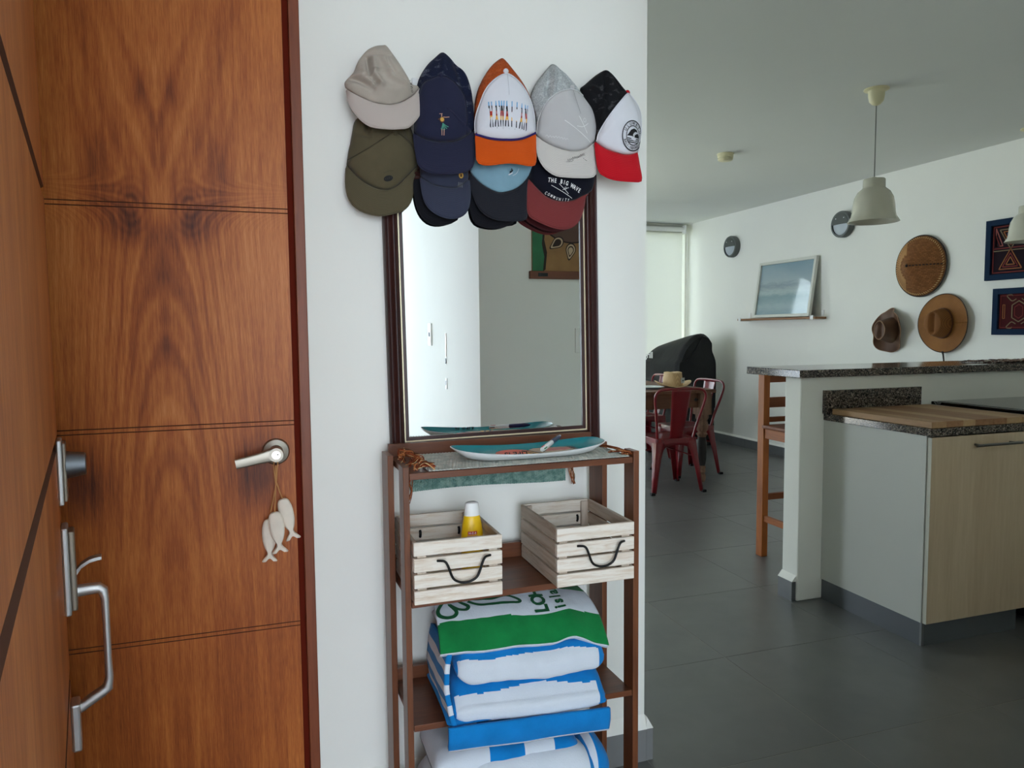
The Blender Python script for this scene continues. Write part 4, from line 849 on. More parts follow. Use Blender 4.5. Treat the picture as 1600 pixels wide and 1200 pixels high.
YW = 1.975
class Crown:
    def __init__(s, c, b, H, T):
        s.b, s.H, s.T = b, H, T
        up = crom(c['crown'], 4, False); se = crom(c['seam'], 4, False); s.poly = up + se[::-1][1:-1]
        s.seam = se
        xs = [p[0] for p in s.poly]; zs = [p[1] for p in s.poly]
        sz = sum(p[1] for p in se)/len(se); s.zt, s.zb = max(zs), min(zs)
        s.c = (sum(p[0] for p in se)/len(se)*.6 + .4*sum(xs)/len(xs), sz + (s.zt-sz)*.36)
        s.seamc = se
        # radius of the outline against angle
        n = 720; s.R = [0.0]*n
        pts = s.poly; N = len(pts)
        for k in range(n):
            a = 2*PI*k/n - PI; dx, dz = math.cos(a), math.sin(a); best = 0
            for i in range(N):
                x1, z1 = pts[i][0]-s.c[0], pts[i][1]-s.c[1]; x2, z2 = pts[(i+1) % N][0]-s.c[0], pts[(i+1) % N][1]-s.c[1]
                den = dx*(z2-z1)-dz*(x2-x1)
                if abs(den) < 1e-12: continue
                t = (x1*(z2-z1)-z1*(x2-x1))/den; w = (x1*dz-z1*dx)/den
                if t > 0 and -1e-9 <= w <= 1+1e-9: best = max(best, t)
            s.R[k] = best
    def rad(s, a):
        f = (a+PI)/(2*PI)*720; i = int(f) % 720; w = f-int(f); return s.R[i]*(1-w) + s.R[(i+1) % 720]*w
    def depth(s, x, z):
        dx, dz = x-s.c[0], z-s.c[1]; r = math.hypot(dx, dz)
        q = min(1.0, r/max(1e-6, s.rad(math.atan2(dz, dx)))) if r > 1e-6 else 0
        low = max(0.0, -dz)/max(1e-6, s.c[1]-s.zb)            # towards the brim the panel stays high
        k = (1-q**2.3)**.6; k = k*(1-.45*low) + .45*low*(1-abs(dx)/.13*.8)*min(1, 1)
        return s.b + s.H*max(0, k) + s.T*(s.zt-z)/(s.zt-s.zb)
    def P(s, x, z, off=0.0): return Vector((x, YW-s.depth(x, z)-off, z))
def inside(x, z, pl):
    r = False; n = len(pl)
    for i in range(n):
        (x1, z1), (x2, z2) = pl[i], pl[(i+1) % n]
        if (z1 > z) != (z2 > z) and x < (x2-x1)*(z-z1)/(z2-z1)+x1: r = not r
    return r
def seg_dist(x, z, pl):
    b_ = 9
    for (x1, z1), (x2, z2) in zip(pl, pl[1:]):
        dx, dz = x2-x1, z2-z1; q = max(0, min(1, ((x-x1)*dx+(z-z1)*dz)/(dx*dx+dz*dz+1e-12))); b_ = min(b_, math.hypot(x-x1-q*dx, z-z1-q*dz))
    return b_
def cap_mesh(cr, poly, rings, off, mi=0, n=96, wrinkle=0, seed=0, cre=(), hide=None):
    cx = sum(p[0] for p in poly)/len(poly); cz = sum(p[1] for p in poly)/len(poly)
    pts = resample([(x, z, 0) for x, z in list(poly)+[poly[0]]], n)[:-1]
    m = MB(); P = [cr.P(cx, cz, off)]
    for i in range(1, rings+1):
        t = (i/rings)
        for p in pts:
            x, z = cx+(p.x-cx)*t, cz+(p.y-cz)*t
            d = wrinkle*(nz(x*16, 0, z*9, 1, seed) + .5*abs(nz(x*30, 0, z*14, 1, seed+3)))*(1-t**6) if wrinkle else 0
            if hide is not None and inside(x, z, hide): d = -.009; P.append(cr.P(x, z, off+d)); continue
            for pl, amp, wd_ in cre: d += amp*math.exp(-(seg_dist(x, z, pl)/wd_)**2)*(1-t**8)
            P.append(cr.P(x, z, off+d))
    F = [(0, 1+k, 1+(k+1) % n) for k in range(n)]
    for i in range(rings-1):
        a = 1+i*n
        for k in range(n): F.append((a+k, a+n+k, a+n+(k+1) % n, a+(k+1) % n))
    return m.add(P, F, mi)
def brim_mat(name, c, stitch=True):
    t = NT(name); t.set(rough=.9, spec=.2, sheen=.1)
    tc = t.new('ShaderNodeTexCoord'); sp = t.new('ShaderNodeSeparateXYZ'); t.link(tc.outputs['UV'], sp.inputs[0])
    r = t.math('SINE', t.math('MULTIPLY', sp.outputs[1], 50.0)); v = t.coords((1, 1, 1)); n = t.noise(v, 700, 2)
    st = t.math('MULTIPLY', t.math('POWER', t.math('ABSOLUTE', r), 8.0), -1.0 if stitch else 0.0)
    t.col(t.mix(t.math('MULTIPLY', st, -.22), c, tuple(x*.55 for x in c[:3])+(1,)))
    t.bump(t.math('ADD', t.math('MULTIPLY', st, 1.0), t.math('MULTIPLY', n, .3)), .35, .0015); return t.mat
def mesh_mat(name, c, c2):
    t = NT(name); t.set(rough=.85, spec=.25)
    v = t.coords((1, 0, 1)); ck = t.new('ShaderNodeTexVoronoi'); ck.inputs['Scale'].default_value = 420; t.link(v, ck.inputs['Vector'])
    n = t.noise(t.coords((14, 1, 22)), 2.2, 3)
    mm = t.math('MULTIPLY', t.ramp(n, [(.56, (0,0,0,1)), (.64, (1,1,1,1))]), .75)
    t.col(t.mix(t.math('MULTIPLY', t.math('GREATER_THAN', ck.outputs['Distance'], .42), .6), c, t.mix(mm, tuple(x*.5 for x in c[:3])+(1,), c2)))
    t.bump(ck.outputs['Distance'], .4, .001); return t.mat
cap_group = 'baseball caps hanging on the wall'
def cap(name, label, key, b, H, T, crown_m, panel_m, brim_m, button_m=None, wr=.003, tilt=.012, curl=.02, seam_m=None, cre=()):
    c = CAPS[key]; cr = Crown(c, b, H, T)
    cx, cz = cr.c; t = thing(name, label, 'cap', (cx, YW-b, cz), 0, cap_group)
    hide = None
    if 'panel' in c:
        pp = crom(c['panel'], 4, False) + cr.seam[::-1][1:-1]; mx_ = sum(p[0] for p in pp)/len(pp); mz_ = sum(p[1] for p in pp)/len(pp)
        hide = [(mx_+(x-mx_)*.95, mz_+(z-mz_)*.95) for x, z in pp]
    cap_mesh(cr, cr.poly, 26, 0, n=140, wrinkle=wr, seed=len(label), cre=cre, hide=hide).build('crown', crown_m, t, smooth=80, solid=.0025, offset=-1)
    if 'panel' in c:
        up = crom(c['panel'], 4, False); poly = up + cr.seam[::-1][1:-1]
        cap_mesh(cr, poly, 12, .0022, wrinkle=wr*.35, seed=len(label)+2).build('front_panel', panel_m, t, smooth=80, solid=.0015, offset=-1)
        # piped edge of the front panel and the centre seam
        e = [cr.P(x, z, .0028) for x, z in up]
        MB().tube(e, .0013, 6).build('panel_seam', seam_m or panel_m, t, smooth=80)
    S_ = resample([(x, z, 0) for x, z in cr.seam], 30); O_ = resample([(x, z, 0) for x, z in crom(c['brim'], 4, False)], 30)
    m = MB()
    def fn(u, v):
        i = min(30, int(round(u*30))); a, o = S_[i], O_[i]
        x = a.x+(o.x-a.x)*v; z = a.y+(o.y-a.y)*v
        s = 2*u-1
        d0 = cr.depth(a.x, a.y) + .0005
        d = d0 + tilt*v - curl*(s*s)*v*(1-.2*v) + .006*math.sin(v*PI)*(1-s*s)
        return (x, YW-max(.004, d), z)
    m.grid(fn, 30, 12, uv=True); m.build('brim', brim_m, t, smooth=80, solid=.003, offset=0)
    m = MB(); m.tube([Vector(fn(i/30, 1.0)) for i in range(31)], .0019, 6); m.build('brim_edge', brim_m, t, smooth=80)
    if 'button' in c:
        bx, bz = c['button']; p = cr.P(bx, bz)
        T_ = Matrix.Translation(p + Vector((0, .001, 0))) @ Matrix.Rotation(PI/2, 4, 'X')
        MB().lathe([(.0072, 0), (.0068, .003), (.0045, .0055), (0, .0062)], T_, 20).build('button', button_m or panel_m, t, smooth=60)
    t['_'] = 0; del t['_']
    return t, cr, fn
def decal(cr, polys, mt_, t, name='embroidery', off=.0048):
    m = MB()
    for poly in polys:
        n = len(poly); m.add([cr.P(x, z, off) for x, z in poly], [tuple(range(n))])
    return m.build(name, mt_, t)
def stroke(cr, pts, w, mt_, t, name='embroidery', off=.0046):
    pts = crom(pts, 5, False); m = MB(); P = []
    for i, (x, z) in enumerate(pts):
        a = pts[max(0, i-1)]; b2 = pts[min(len(pts)-1, i+1)]; dx, dz = b2[0]-a[0], b2[1]-a[1]; l = math.hypot(dx, dz) or 1
        for s in (-1, 1): P.append(cr.P(x-s*dz/l*w/2, z+s*dx/l*w/2, off))
    m.add(P, [(2*i, 2*i+1, 2*i+3, 2*i+2) for i in range(len(pts)-1)]); return m.build(name, mt_, t)
def letters(cr, txt, fn, mt_, t, name='letter', off=.0046, weight=.016):
    """fn(k) -> (x, z, angle, height, width factor) for the k-th letter; every letter is a mesh of its own"""
    for k, ch in enumerate(txt):
        if ch == ' ': continue
        x, z, a, h, wf = fn(k); vs, fs = glyphs(ch, weight); ca, sa = math.cos(a), math.sin(a); m = MB()
        m.add([cr.P(x+(px*wf*ca-py*sa)*h, z+(px*wf*sa+py*ca)*h, off) for px, py in vs], fs); m.build(name, mt_, t)
navy = rgb(38, 40, 62); slate = rgb(56, 60, 78); olive = rgb(88, 80, 60)
NAVYC = cloth('navy_cotton', navy); NAVYB = brim_mat('navy_brim', navy); SLATEC = cloth('faded_navy_cotton', slate); SLATEB = brim_mat('faded_navy_brim', slate)
BLKC = cloth('black_cotton', rgb(24, 25, 32)); BLKB = brim_mat('black_brim', rgb(34, 35, 42)); OLV = cloth('olive_cotton', olive); OLVB = brim_mat('olive_brim', olive)
BEI = cloth('beige_cotton', rgb(176, 166, 154)); BEIB = brim_mat('beige_brim', rgb(186, 174, 166), False)
ORGM = mesh_mat('orange_mesh', rgb(186, 84, 34), rgb(196, 110, 70)); WHC = cloth('white_foam', rgb(222, 222, 228), 900, .02); ORGB = brim_mat('orange_brim', rgb(212, 84, 16)); PURP = cloth('purple_cord', rgb(52, 40, 100))
NAVM = mesh_mat('navy_mesh', rgb(22, 28, 56), rgb(120, 126, 140)); GRM = mesh_mat('grey_mesh', rgb(190, 194, 194), rgb(224, 226, 224)); BLM = mesh_mat('black_mesh', rgb(20, 20, 24), rgb(98, 98, 100))
GRC = cloth('pale_grey_foam', rgb(190, 188, 188), 900, .02); CRB = brim_mat('cream_brim', rgb(206, 200, 194)); LBL = cloth('light_blue_cotton', rgb(128, 164, 180)); MAR = brim_mat('maroon_brim', rgb(122, 52, 52)); MARC = cloth('maroon_cotton', rgb(92, 34, 36)); MARD = brim_mat('dark_maroon_brim', rgb(70, 24, 28)); REDB = brim_mat('red_brim', rgb(196, 20, 34)); BIGC = cloth('ink_navy_cotton', rgb(18, 19, 30)); REDC = cloth('red_cotton', rgb(190, 24, 36)); MARB = brim_mat('black_back_brim', rgb(20, 20, 26))
THW = plain('thread_white', rgb(232, 232, 230), .8); THB = plain('thread_black', rgb(16, 16, 18), .8); THG = plain('thread_gold', rgb(206, 158, 70), .8); THGR = plain('thread_green', rgb(70, 140, 120), .8); THS = plain('thread_skin', rgb(196, 150, 130), .8); THO = plain('thread_brown', rgb(92, 58, 30), .8); THGY = plain('thread_grey', rgb(150, 152, 150), .8)
OLVS = cloth('olive_seam_cotton', rgb(70, 62, 46)); NAVS = cloth('navy_seam_cotton', rgb(28, 30, 50)); GRS = cloth('grey_seam_cotton', rgb(206, 206, 206))
def rel(key, pts):
    xs = [p[0] for p in CAPS[key]['crown']]; zs = [p[1] for p in CAPS[key]['crown']+CAPS[key]['seam']]; x0, x1, z0, z1 = min(xs), max(xs), min(zs), max(zs)
    return [(x0+(x1-x0)*a, z1-(z1-z0)*b) for a, b in pts]
# back layers first
cap('baseball_cap', 'darkest navy cap, only its brim showing behind the slate-blue cap', 'darknavy', .012, .016, .004, BLKC, BLKC, MARB, curl=.004, tilt=.002)
cap('baseball_cap', 'black cap, only its brim showing behind the light blue cap', 'black', .012, .016, .004, BLKC, BLKC, MARB, curl=.004, tilt=.002)
cap('baseball_cap', 'dark maroon cap, only a rim of it showing under the maroon brim', 'maroon', .012, .016, .004, MARC, MARC, MARD, curl=.004, tilt=.002)
t, cr, fn = cap('baseball_cap', 'olive green cap hanging below the beige cap', 'olive', .022, .034, .010, OLV, OLV, OLVB, OLV, wr=.005, seam_m=OLVS, cre=[(rel('olive', q), a, w) for q, a, w in (([(.30, .0), (.28, .30)], -.014, .006), ([(.36, .0), (.34, .28)], .010, .006), ([(.10, .32), (.30, .36)], -.006, .005), ([(.80, .20), (.92, .42)], -.010, .006))])
x, z = CAPS['olive']['mark'][0]
ca_, sa_ = math.cos(.30), math.sin(.30)
decal(cr, [[(x+(.0125*math.cos(a)*ca_-.0072*math.sin(a)*sa_), z+(.0125*math.cos(a)*sa_+.0072*math.sin(a)*ca_)) for a in [2*PI*k/20 for k in range(20)]]], THB, t, 'oval_badge')
letters(cr, 'SURF', lambda k: (x-.0075+.005*k, z-.002+.0016*k, .30, .0042, .8), plain('badge_grey', rgb(52, 50, 46), .8), t, off=.0056)
stroke(cr, [(x-.012, z+.012), (x, z+.018), (x+.013, z+.020)], .0012, plain('olive_seam', rgb(66, 58, 44), .9), t, 'crease_seam')
t, cr, fn = cap('baseball_cap', 'slate-blue cap with a gold badge below the navy dancer cap', 'slate', .030, .030, .008, SLATEC, SLATEC, SLATEB, wr=.002)
(x, z), (x2, z2) = CAPS['slate']['mark']
decal(cr, [[(x+.0068*math.cos(a), z+.0075*math.sin(a)) for a in [2*PI*k/14 for k in range(14)]]], THG, t, 'gold_badge')
decal(cr, [[(x-.003, z-.004), (x+.003, z-.004), (x+.002, z+.003), (x-.002, z+.004)]], THO, t, 'badge_figure', .0056)
for k in range(4): stroke(cr, [(x2-.006+.004*k, z2-.006), (x2-.0062+.004*k, z2+.006)], .0008, THGY, t)
t, cr, fn = cap('baseball_cap', 'light blue cap with a black brim below the orange cap', 'lightblue', .030, .030, .008, LBL, LBL, BLKB, wr=.002)
x, z = CAPS['lightblue']['mark'][0]
decal(cr, [[(x-.006, z-.002), (x+.004, z+.004), (x+.005, z+.001), (x-.004, z-.006)], [(x-.002, z+.002), (x+.001, z+.008), (x+.003, z+.004)]], THB, t, 'surfer_badge')
decal(cr, [[(x-.009, z-.010), (x+.004, z-.003), (x+.003, z-.006), (x-.007, z-.0115)]], THW, t, 'surfer_badge')
stroke(cr, [(x+.004, z-.012), (x+.016, z-.004), (x+.022, z+.008)], .0008, THW, t)
t, cr, fn = cap('baseball_cap', 'black cap with white arched lettering and a maroon brim below the grey cap', 'bigwave', .037, .030, .008, BIGC, BIGC, MAR, wr=.001)
c = CAPS['bigwave']
def along(pts, n):
    P = resample([(*p, 0) for p in crom(pts, 8, False)], max(1, n-1)); out = []
    for i, p in enumerate(P):
        a = P[max(0, i-1)]; b = P[min(len(P)-1, i+1)]; out.append((p.x, p.y, math.atan2(b.y-a.y, b.x-a.x)))
    return out
A1 = along(c['arc1'], 12); letters(cr, 'THE BIG WAVE', lambda k: (A1[k][0], A1[k][1], A1[k][2], .0112, .66), THW, t, weight=.03)
A2 = along(c['arc2'], 9); letters(cr, 'COMMUNITY', lambda k: (A2[k][0], A2[k][1], A2[k][2], .0068, .76), THW, t)
stroke(cr, c['l1'], .0012, THW, t); stroke(cr, c['l2'], .0012, THW, t); stroke(cr, c['l3'], .001, THW, t)
ox, oz = c['o'][0]; stroke(cr, [(ox+.0028*math.cos(a), oz+.0028*math.sin(a)) for a in [2*PI*k/10 for k in range(11)]], .0008, THW, t)
# front layer
t, cr, fn = cap('baseball_cap', 'beige crumpled cap at the left end of the upper row', 'beige', .058, .040, .018, BEI, BEI, BEIB, wr=.006, tilt=.006, curl=.022, cre=[(rel('beige', q), a, w) for q, a, w in (([(.30, .30), (.31, .60), (.40, .70)], -.020, .006), ([(.36, .30), (.37, .55), (.46, .70)], .012, .008), ([(.14, .45), (.30, .58), (.34, .72)], .012, .010), ([(.0, .62), (.15, .66), (.34, .76)], -.016, .007), ([(.05, .55), (.2, .60)], .012, .008), ([(.55, .27), (.66, .52), (.9, .62)], -.016, .007), ([(.50, .28), (.60, .55), (.80, .66)], .012, .009), ([(.25, .22), (.6, .20)], -.010, .005), ([(.38, .50), (.58, .47)], .008, .006), ([(.42, .74), (.60, .80), (.8, .74)], .006, .012))])
(x, z), (x2, z2) = CAPS['beige']['mark']
ang = math.atan2(z2-z, x2-x); letters(cr, 'OUAI', lambda k: (x+(x2-x)*k/3.4, z+(z2-z)*k/3.4, ang, .0052, 1.0), THB, t, off=.012)
t, cr, fn = cap('baseball_cap', 'navy cap with an embroidered dancer, second in the upper row', 'dancer', .046, .045, .018, NAVM, NAVYC, NAVYB, NAVYC, wr=.003, seam_m=NAVS, cre=[(rel('dancer', q), a, w) for q, a, w in (([(.5, .0), (.45, .25)], .006, .006), ([(.70, .15), (.80, .45)], -.012, .008), ([(.80, .15), (.92, .45)], .008, .006))])
x, z = CAPS['dancer']['mark'][0]
decal(cr, [[(x-.003+.0068*math.cos(a), z+.003+.0072*math.sin(a)) for a in [2*PI*k/14 for k in range(14)]]], THO, t, 'dancer_torso')
decal(cr, [[(x-.003+.0048*math.cos(a), z+.0035+.0052*math.sin(a)) for a in [2*PI*k/12 for k in range(12)]]], THG, t, 'dancer_garland', .0056)
stroke(cr, [(x-.010, z+.017), (x-.002, z+.018)], .0016, THS, t); stroke(cr, [(x-.004, z+.017), (x-.004, z+.009)], .0024, THS, t)
stroke(cr, [(x, z+.010), (x+.006, z+.0095), (x+.016, z+.011)], .0018, THS, t); stroke(cr, [(x-.008, z+.006), (x-.013, z+.003)], .0022, THO, t)
for dx, dz in ((-.005, -.020), (.0, -.022), (.005, -.020), (.010, -.018), (.014, -.013), (-.001, -.018)):
    stroke(cr, [(x-.001, z-.005), (x+dx*.5, z-.005+dz*.45), (x+dx, z+dz)], .0018, THGR, t, 'dancer_skirt')
stroke(cr, [(x-.003, z-.019), (x-.002, z-.034)], .0018, THS, t, 'dancer_leg'); stroke(cr, [(x+.003, z-.019), (x+.003, z-.034)], .0018, THS, t, 'dancer_leg')
t, cr, fn = cap('baseball_cap', 'orange and white mesh cap with striped sunset lettering, third in the upper row', 'orange', .060, .045, .018, ORGM, WHC, ORGB, WHC, wr=.002, curl=.012, cre=[(rel('orange', q), a, w) for q, a, w in (([(.5, .02), (.5, .2)], -.008, .004), ([(.3, .2), (.5, .19), (.68, .2)], -.006, .004))])
stroke(cr, rel('orange', [(.5, .22), (.5, .36), (.5, .50)]), .0008, plain('seam_grey', rgb(168, 168, 176), .9), t, 'centre_seam')
# purple cord along the seam
MB().tube([Vector((p[0], YW-cr.depth(*p)-.004, p[1]+.001)) for p in cr.seam], [.0034]*len(cr.seam), 6).build('seam_cord', PURP, t, smooth=60)
(xl, zl), (xr, zr), (xm, zt_), (xb, zb_) = CAPS['orange']['txt']
SUN = NT('sunset_print'); SUN.set(rough=.8); tc = SUN.new('ShaderNodeTexCoord'); sp3 = SUN.new('ShaderNodeSeparateXYZ'); SUN.link(tc.outputs['Object'], sp3.inputs[0])
mr = SUN.new('ShaderNodeMapRange'); mr.inputs[1].default_value = zb_-cr.c[1]; mr.inputs[2].default_value = zt_-cr.c[1]; SUN.link(sp3.outputs[2], mr.inputs[0])
SUN.col(SUN.ramp(mr.outputs[0], [(0, rgb(34, 38, 52)), (.20, rgb(238, 182, 84)), (.36, rgb(176, 44, 30)), (.58, rgb(28, 28, 34)), (.80, rgb(110, 172, 216))], 'CONSTANT'))
hh = zt_-zb_; nL = 8
def sunlet(k):
    f = (k-(nL-1)/2)/((nL-1)/2); xx = (xl+xr)/2+f*(xr-xl)*.445
    return (xx, (zt_+zb_)/2 - .0035*f*f, -.10*f*.6, hh*.98, .165)
letters(cr, 'HAWAIIAN', sunlet, SUN.mat, t, weight=.045)
for k in range(7): letters(cr, 'PACIFIC'[k], lambda j: (xl+.006+(xr-xl-.012)*k/6, zb_-.007-.001*(1-abs(k-3)/3), 0, .0030, 1.0), THGY, t)
t, cr, fn = cap('baseball_cap', 'pale grey cap with a signature on its cream brim, fourth in the upper row', 'gray', .046, .045, .018, GRM, GRC, CRB, GRC, wr=.002, curl=.016, seam_m=GRS, cre=[(rel('gray', q), a, w) for q, a, w in (([(.30, .02), (.20, .40)], -.014, .006), ([(.36, .05), (.28, .35)], .010, .006), ([(.42, .02), (.62, .28)], -.014, .005), ([(.55, .1), (.75, .3)], .010, .006), ([(.02, .34), (.22, .34)], -.006, .004))])
stroke(cr, rel('gray', [(.575, .33), (.61, .46), (.66, .60)]), .0009, plain('seam_dark_grey', rgb(120, 120, 120), .9), t, 'centre_seam')
c = CAPS['gray']
stroke(cr, c['l1'], .0018, THW, t); stroke(cr, c['l2'], .0018, THW, t); stroke(cr, c['l3'], .0015, THW, t)
ox, oz = c['o'][0]; stroke(cr, [(ox+.0040*math.cos(a), oz+.0052*math.sin(a)) for a in [2*PI*k/12 for k in range(13)]], .0010, THW, t)
def scribble(a, b, n, amp): return [(a[0]+(b[0]-a[0])*i/n, a[1]+(b[1]-a[1])*i/n+amp*(1 if i % 2 else -1)*(.5+.5*((i*7) % 5)/4)) for i in range(n+1)]
stroke(cr, scribble(*c['sig1'], 16, .0028), .0007, THW, t, 'signature')
class Flat:
    def __init__(s, y): s.y = y
    def P(s, x, z, off=0): return Vector((x, s.y-off, z))
def on_brim(fn):
    g = [(Vector(fn(i/30, j/12))) for i in range(31) for j in range(13)]
    class B:
        def P(s, x, z, off=0):
            best = sorted(g, key=lambda p: (p.x-x)**2+(p.z-z)**2)[:4]; w = [1/((p.x-x)**2+(p.z-z)**2+1e-7) for p in best]
            return Vector((x, sum(p.y*q for p, q in zip(best, w))/sum(w)-off+.001, z))
    return B()
br = on_brim(fn)
stroke(br, scribble(*c['sig2'], 22, .0042), .0008, THB, t, 'signature'); stroke(br, [(c['sig2'][0][0]-.004, c['sig2'][0][1]-.004), (c['sig2'][0][0]+.012, c['sig2'][0][1]-.002), (c['sig2'][0][0]+.02, c['sig2'][0][1]+.004)], .0008, THB, t, 'signature'); stroke(br, c['sig3'], .0009, THB, t, 'signature')
t, cr, fn = cap('baseball_cap', 'white and black mesh cap with a round badge and a red brim, rightmost', 'red', .058, .045, .018, BLM, WHC, REDB, REDC, wr=.003, curl=.016, cre=[(rel('red', q), a, w) for q, a, w in (([(.40, .05), (.30, .4)], -.012, .006), ([(.15, .25), (.30, .35), (.25, .6)], .012, .008), ([(.50, .02), (.62, .25)], -.010, .006))])
stroke(cr, rel('red', [(.76, .32), (.83, .46), (.87, .62)]), .0008, plain('seam_light', rgb(186, 186, 190), .9), t, 'centre_seam')
(ex_, ez_), (ex2, _) = CAPS['red']['em']; er = (ex2-ex_)
def ring_poly(r0, r1, n=40):
    m = []
    for k in range(n):
        a, b = 2*PI*k/n, 2*PI*(k+1)/n
        m.append([(ex_+r0*math.cos(a)*.92, ez_+r0*math.sin(a)), (ex_+r1*math.cos(a)*.92, ez_+r1*math.sin(a)), (ex_+r1*math.cos(b)*.92, ez_+r1*math.sin(b)), (ex_+r0*math.cos(b)*.92, ez_+r0*math.sin(b))])
    return m
er *= .98
decal(cr, ring_poly(er*.93, er*1.0), THB, t, 'badge_ring'); decal(cr, ring_poly(er*.60, er*.655), THB, t, 'badge_ring')
Wv = [(-.58, -.05), (-.42, .12), (-.22, .36), (.05, .46), (.30, .40), (.48, .18), (.38, .24), (.20, .26), (.02, .16), (-.06, .02), (.0, -.10), (-.12, -.06), (-.3, -.05)]
decal(cr, [[(ex_+a*er*.92, ez_+b*er) for a, b in Wv]], THB, t, 'badge_wave')
decal(cr, [[(ex_+a*er*.92, ez_+b*er) for a, b in [(.48, .18), (.58, .0), (.56, -.12), (.1, -.12), (.12, .02), (.28, .12)]]], THB, t, 'badge_wave')
for k, q in enumerate((-.20, -.32, -.44)): decal(cr, [[(ex_-er*.92*(.56-.06*k), ez_+er*(q+.03)), (ex_+er*.92*(.56-.06*k), ez_+er*(q+.03)), (ex_+er*.92*(.52-.08*k), ez_+er*(q-.035)), (ex_-er*.92*(.52-.08*k), ez_+er*(q-.035))]], THB, t, 'badge_sea')
letters(cr, 'ULUWATU', lambda k: (ex_+er*.79*.92*math.cos(PI*(.86-.12*k)), ez_+er*.79*math.sin(PI*(.86-.12*k)), PI*(.86-.12*k)-PI/2, er*.20, .85), THB, t)
bi = 'BALI-INDONESIA'
letters(cr, bi, lambda k: (ex_+er*.79*.92*math.cos(PI*(1.14+.72*k/13)), ez_+er*.79*math.sin(PI*(1.14+.72*k/13)), PI*(1.14+.72*k/13)+PI/2, er*.17, .8), THB, t)
hk = thing('wall_hook', 'small white wall hook between the beige and the navy cap', 'hook', (.402, 1.972, 2.015))
MB().box(.378, .425, 1.962, 1.975, 1.985, 2.022).build('hook_plate', WHITEP, hk, bevel=.004)
MB().tube([(.402, 1.964, 2.0), (.402, 1.95, 1.995), (.402, 1.944, 2.003), (.402, 1.944, 2.012)], .003, 8).build('hook_arm', WHITEP, hk, smooth=60)
# ------------------------------------------------------------------ kitchen counter
def granite(name, lo=0):
    t = NT(name); t.set(rough=.09, spec=.42); v = t.coords((1, 1, 1))
    vo = t.new('ShaderNodeTexVoronoi'); vo.inputs['Scale'].default_value = 240; t.link(v, vo.inputs['Vector'])
    sx = t.new('ShaderNodeSeparateXYZ'); t.link(vo.outputs['Color'], sx.inputs[0]); n = t.noise(v, 60, 4)
    m = t.math('ADD', t.math('MULTIPLY', sx.outputs[0], .75), t.math('MULTIPLY', n, .3))
    t.col(t.ramp(m, [(.12, rgb(14, 13, 13)), (.40, rgb(36, 33, 31)), (.58, rgb(84, 75, 68)), (.74, rgb(118, 106, 96)), (.95, rgb(160, 150, 138))])); return t.mat
GRAN = granite('speckled_granite')
g = tag(MB().box(2.405, 5.108, 2.875, 3.29, 1.1112, 1.149).build('granite_bar_top', GRAN, bevel=.003), 'dark speckled granite bar top on the low white wall', 'bar top')
ct = thing('granite_worktop', 'dark granite worktop on the kitchen cabinet with a short upstand', 'worktop', (2.9, 2.6, .9))
MB().box(2.573, 3.22, 2.288, 2.9045, .8985, .9305).build('slab', GRAN, ct, bevel=.002)
MB().box(2.565, 3.168, 2.880, 2.9045, .931, 1.046).build('upstand', GRAN, ct, bevel=.002)
WM_ = plain('white_melamine_panel', rgb(196, 198, 192), .5); KICK = plain('grey_kick', rgb(96, 100, 104), .35, .3)
OAKL = wood('pale_oak_veneer', rgb(184, 160, 132), rgb(214, 194, 166), 'Z', .55, .55, .06, 1.1)
kc = thing('kitchen_cabinet', 'kitchen base cabinet with a pale wood door and a white side', 'cabinet', (2.9, 2.6, 0))
MB().box(2.577, 2.595, 2.312, 2.904, .1015, .898).box(3.16, 3.178, 2.312, 2.904, .1015, .898).box(2.595, 3.16, 2.312, 2.904, .1015, .117).box(2.595, 3.16, 2.886, 2.904, .117, .898).build('body', WM_, kc)
dr_ = MB().box(2.583, 3.172, 2.290, 2.3085, .1015, .893).build('door', OAKL, kc, bevel=.0008)
MB().box(2.5815, 2.5832, 2.290, 2.3085, .1015, .893).build('edge_band', plain('edge_band', rgb(196, 196, 184), .5), dr_)
hb = MB().cyl((2.792, 2.258, .853), (3.052, 2.258, .853), .006, n=16); hb.cyl((2.82, 2.29, .853), (2.82, 2.258, .853), .0045, n=12); hb.cyl((3.02, 2.29, .853), (3.02, 2.258, .853), .0045, n=12)
hb.build('handle', plain('dark_steel', rgb(120, 118, 116), .3, 1), dr_, smooth=50)
MB().box(2.580, 3.125, 2.309, 2.327, 0, .1015).box(2.580, 2.598, 2.327, 2.90, 0, .1015).build('toe_kick', KICK, kc)
MB().box(2.5785, 2.590, 2.306, 2.318, 0, .1015).build('kick_corner', plain('kick_corner', rgb(128, 130, 132), .3, .6), kc, bevel=.002)
ov = thing('stove', 'black stove with a glass lid next to the cutting board', 'stove', (3.6, 2.6, 0))
MB().box(3.225, 3.90, 2.33, 2.90, .03, .930).build('body', plain('stove_black', rgb(16, 16, 18), .35), ov, bevel=.004)
MB().box(3.235, 3.89, 2.31, 2.33, .12, .75).build('oven_door', GLASSB, ov, bevel=.004)
MB().cyl((3.30, 2.28, .80), (3.84, 2.28, .80), .009).build('handle', STEEL, ov, smooth=50)
MB().box(3.232, 3.90, 2.34, 2.89, .930, .946).build('hob', plain('hob_black', rgb(12, 12, 15), .12), ov, bevel=.003)
lid = MB().box(3.238, 3.90, 2.345, 2.885, .952, .968).build('glass_lid', plain('lid_edge', rgb(12, 13, 20), .12), ov, bevel=.003)
MB().box(3.268, 3.90, 2.362, 2.872, .968, .9695).build('lid_pane', plain('lid_pane', rgb(64, 68, 72), .1), lid)
MB().box(3.2365, 3.2385, 2.345, 2.885, .9475, .951).build('lid_trim', STEEL, lid)
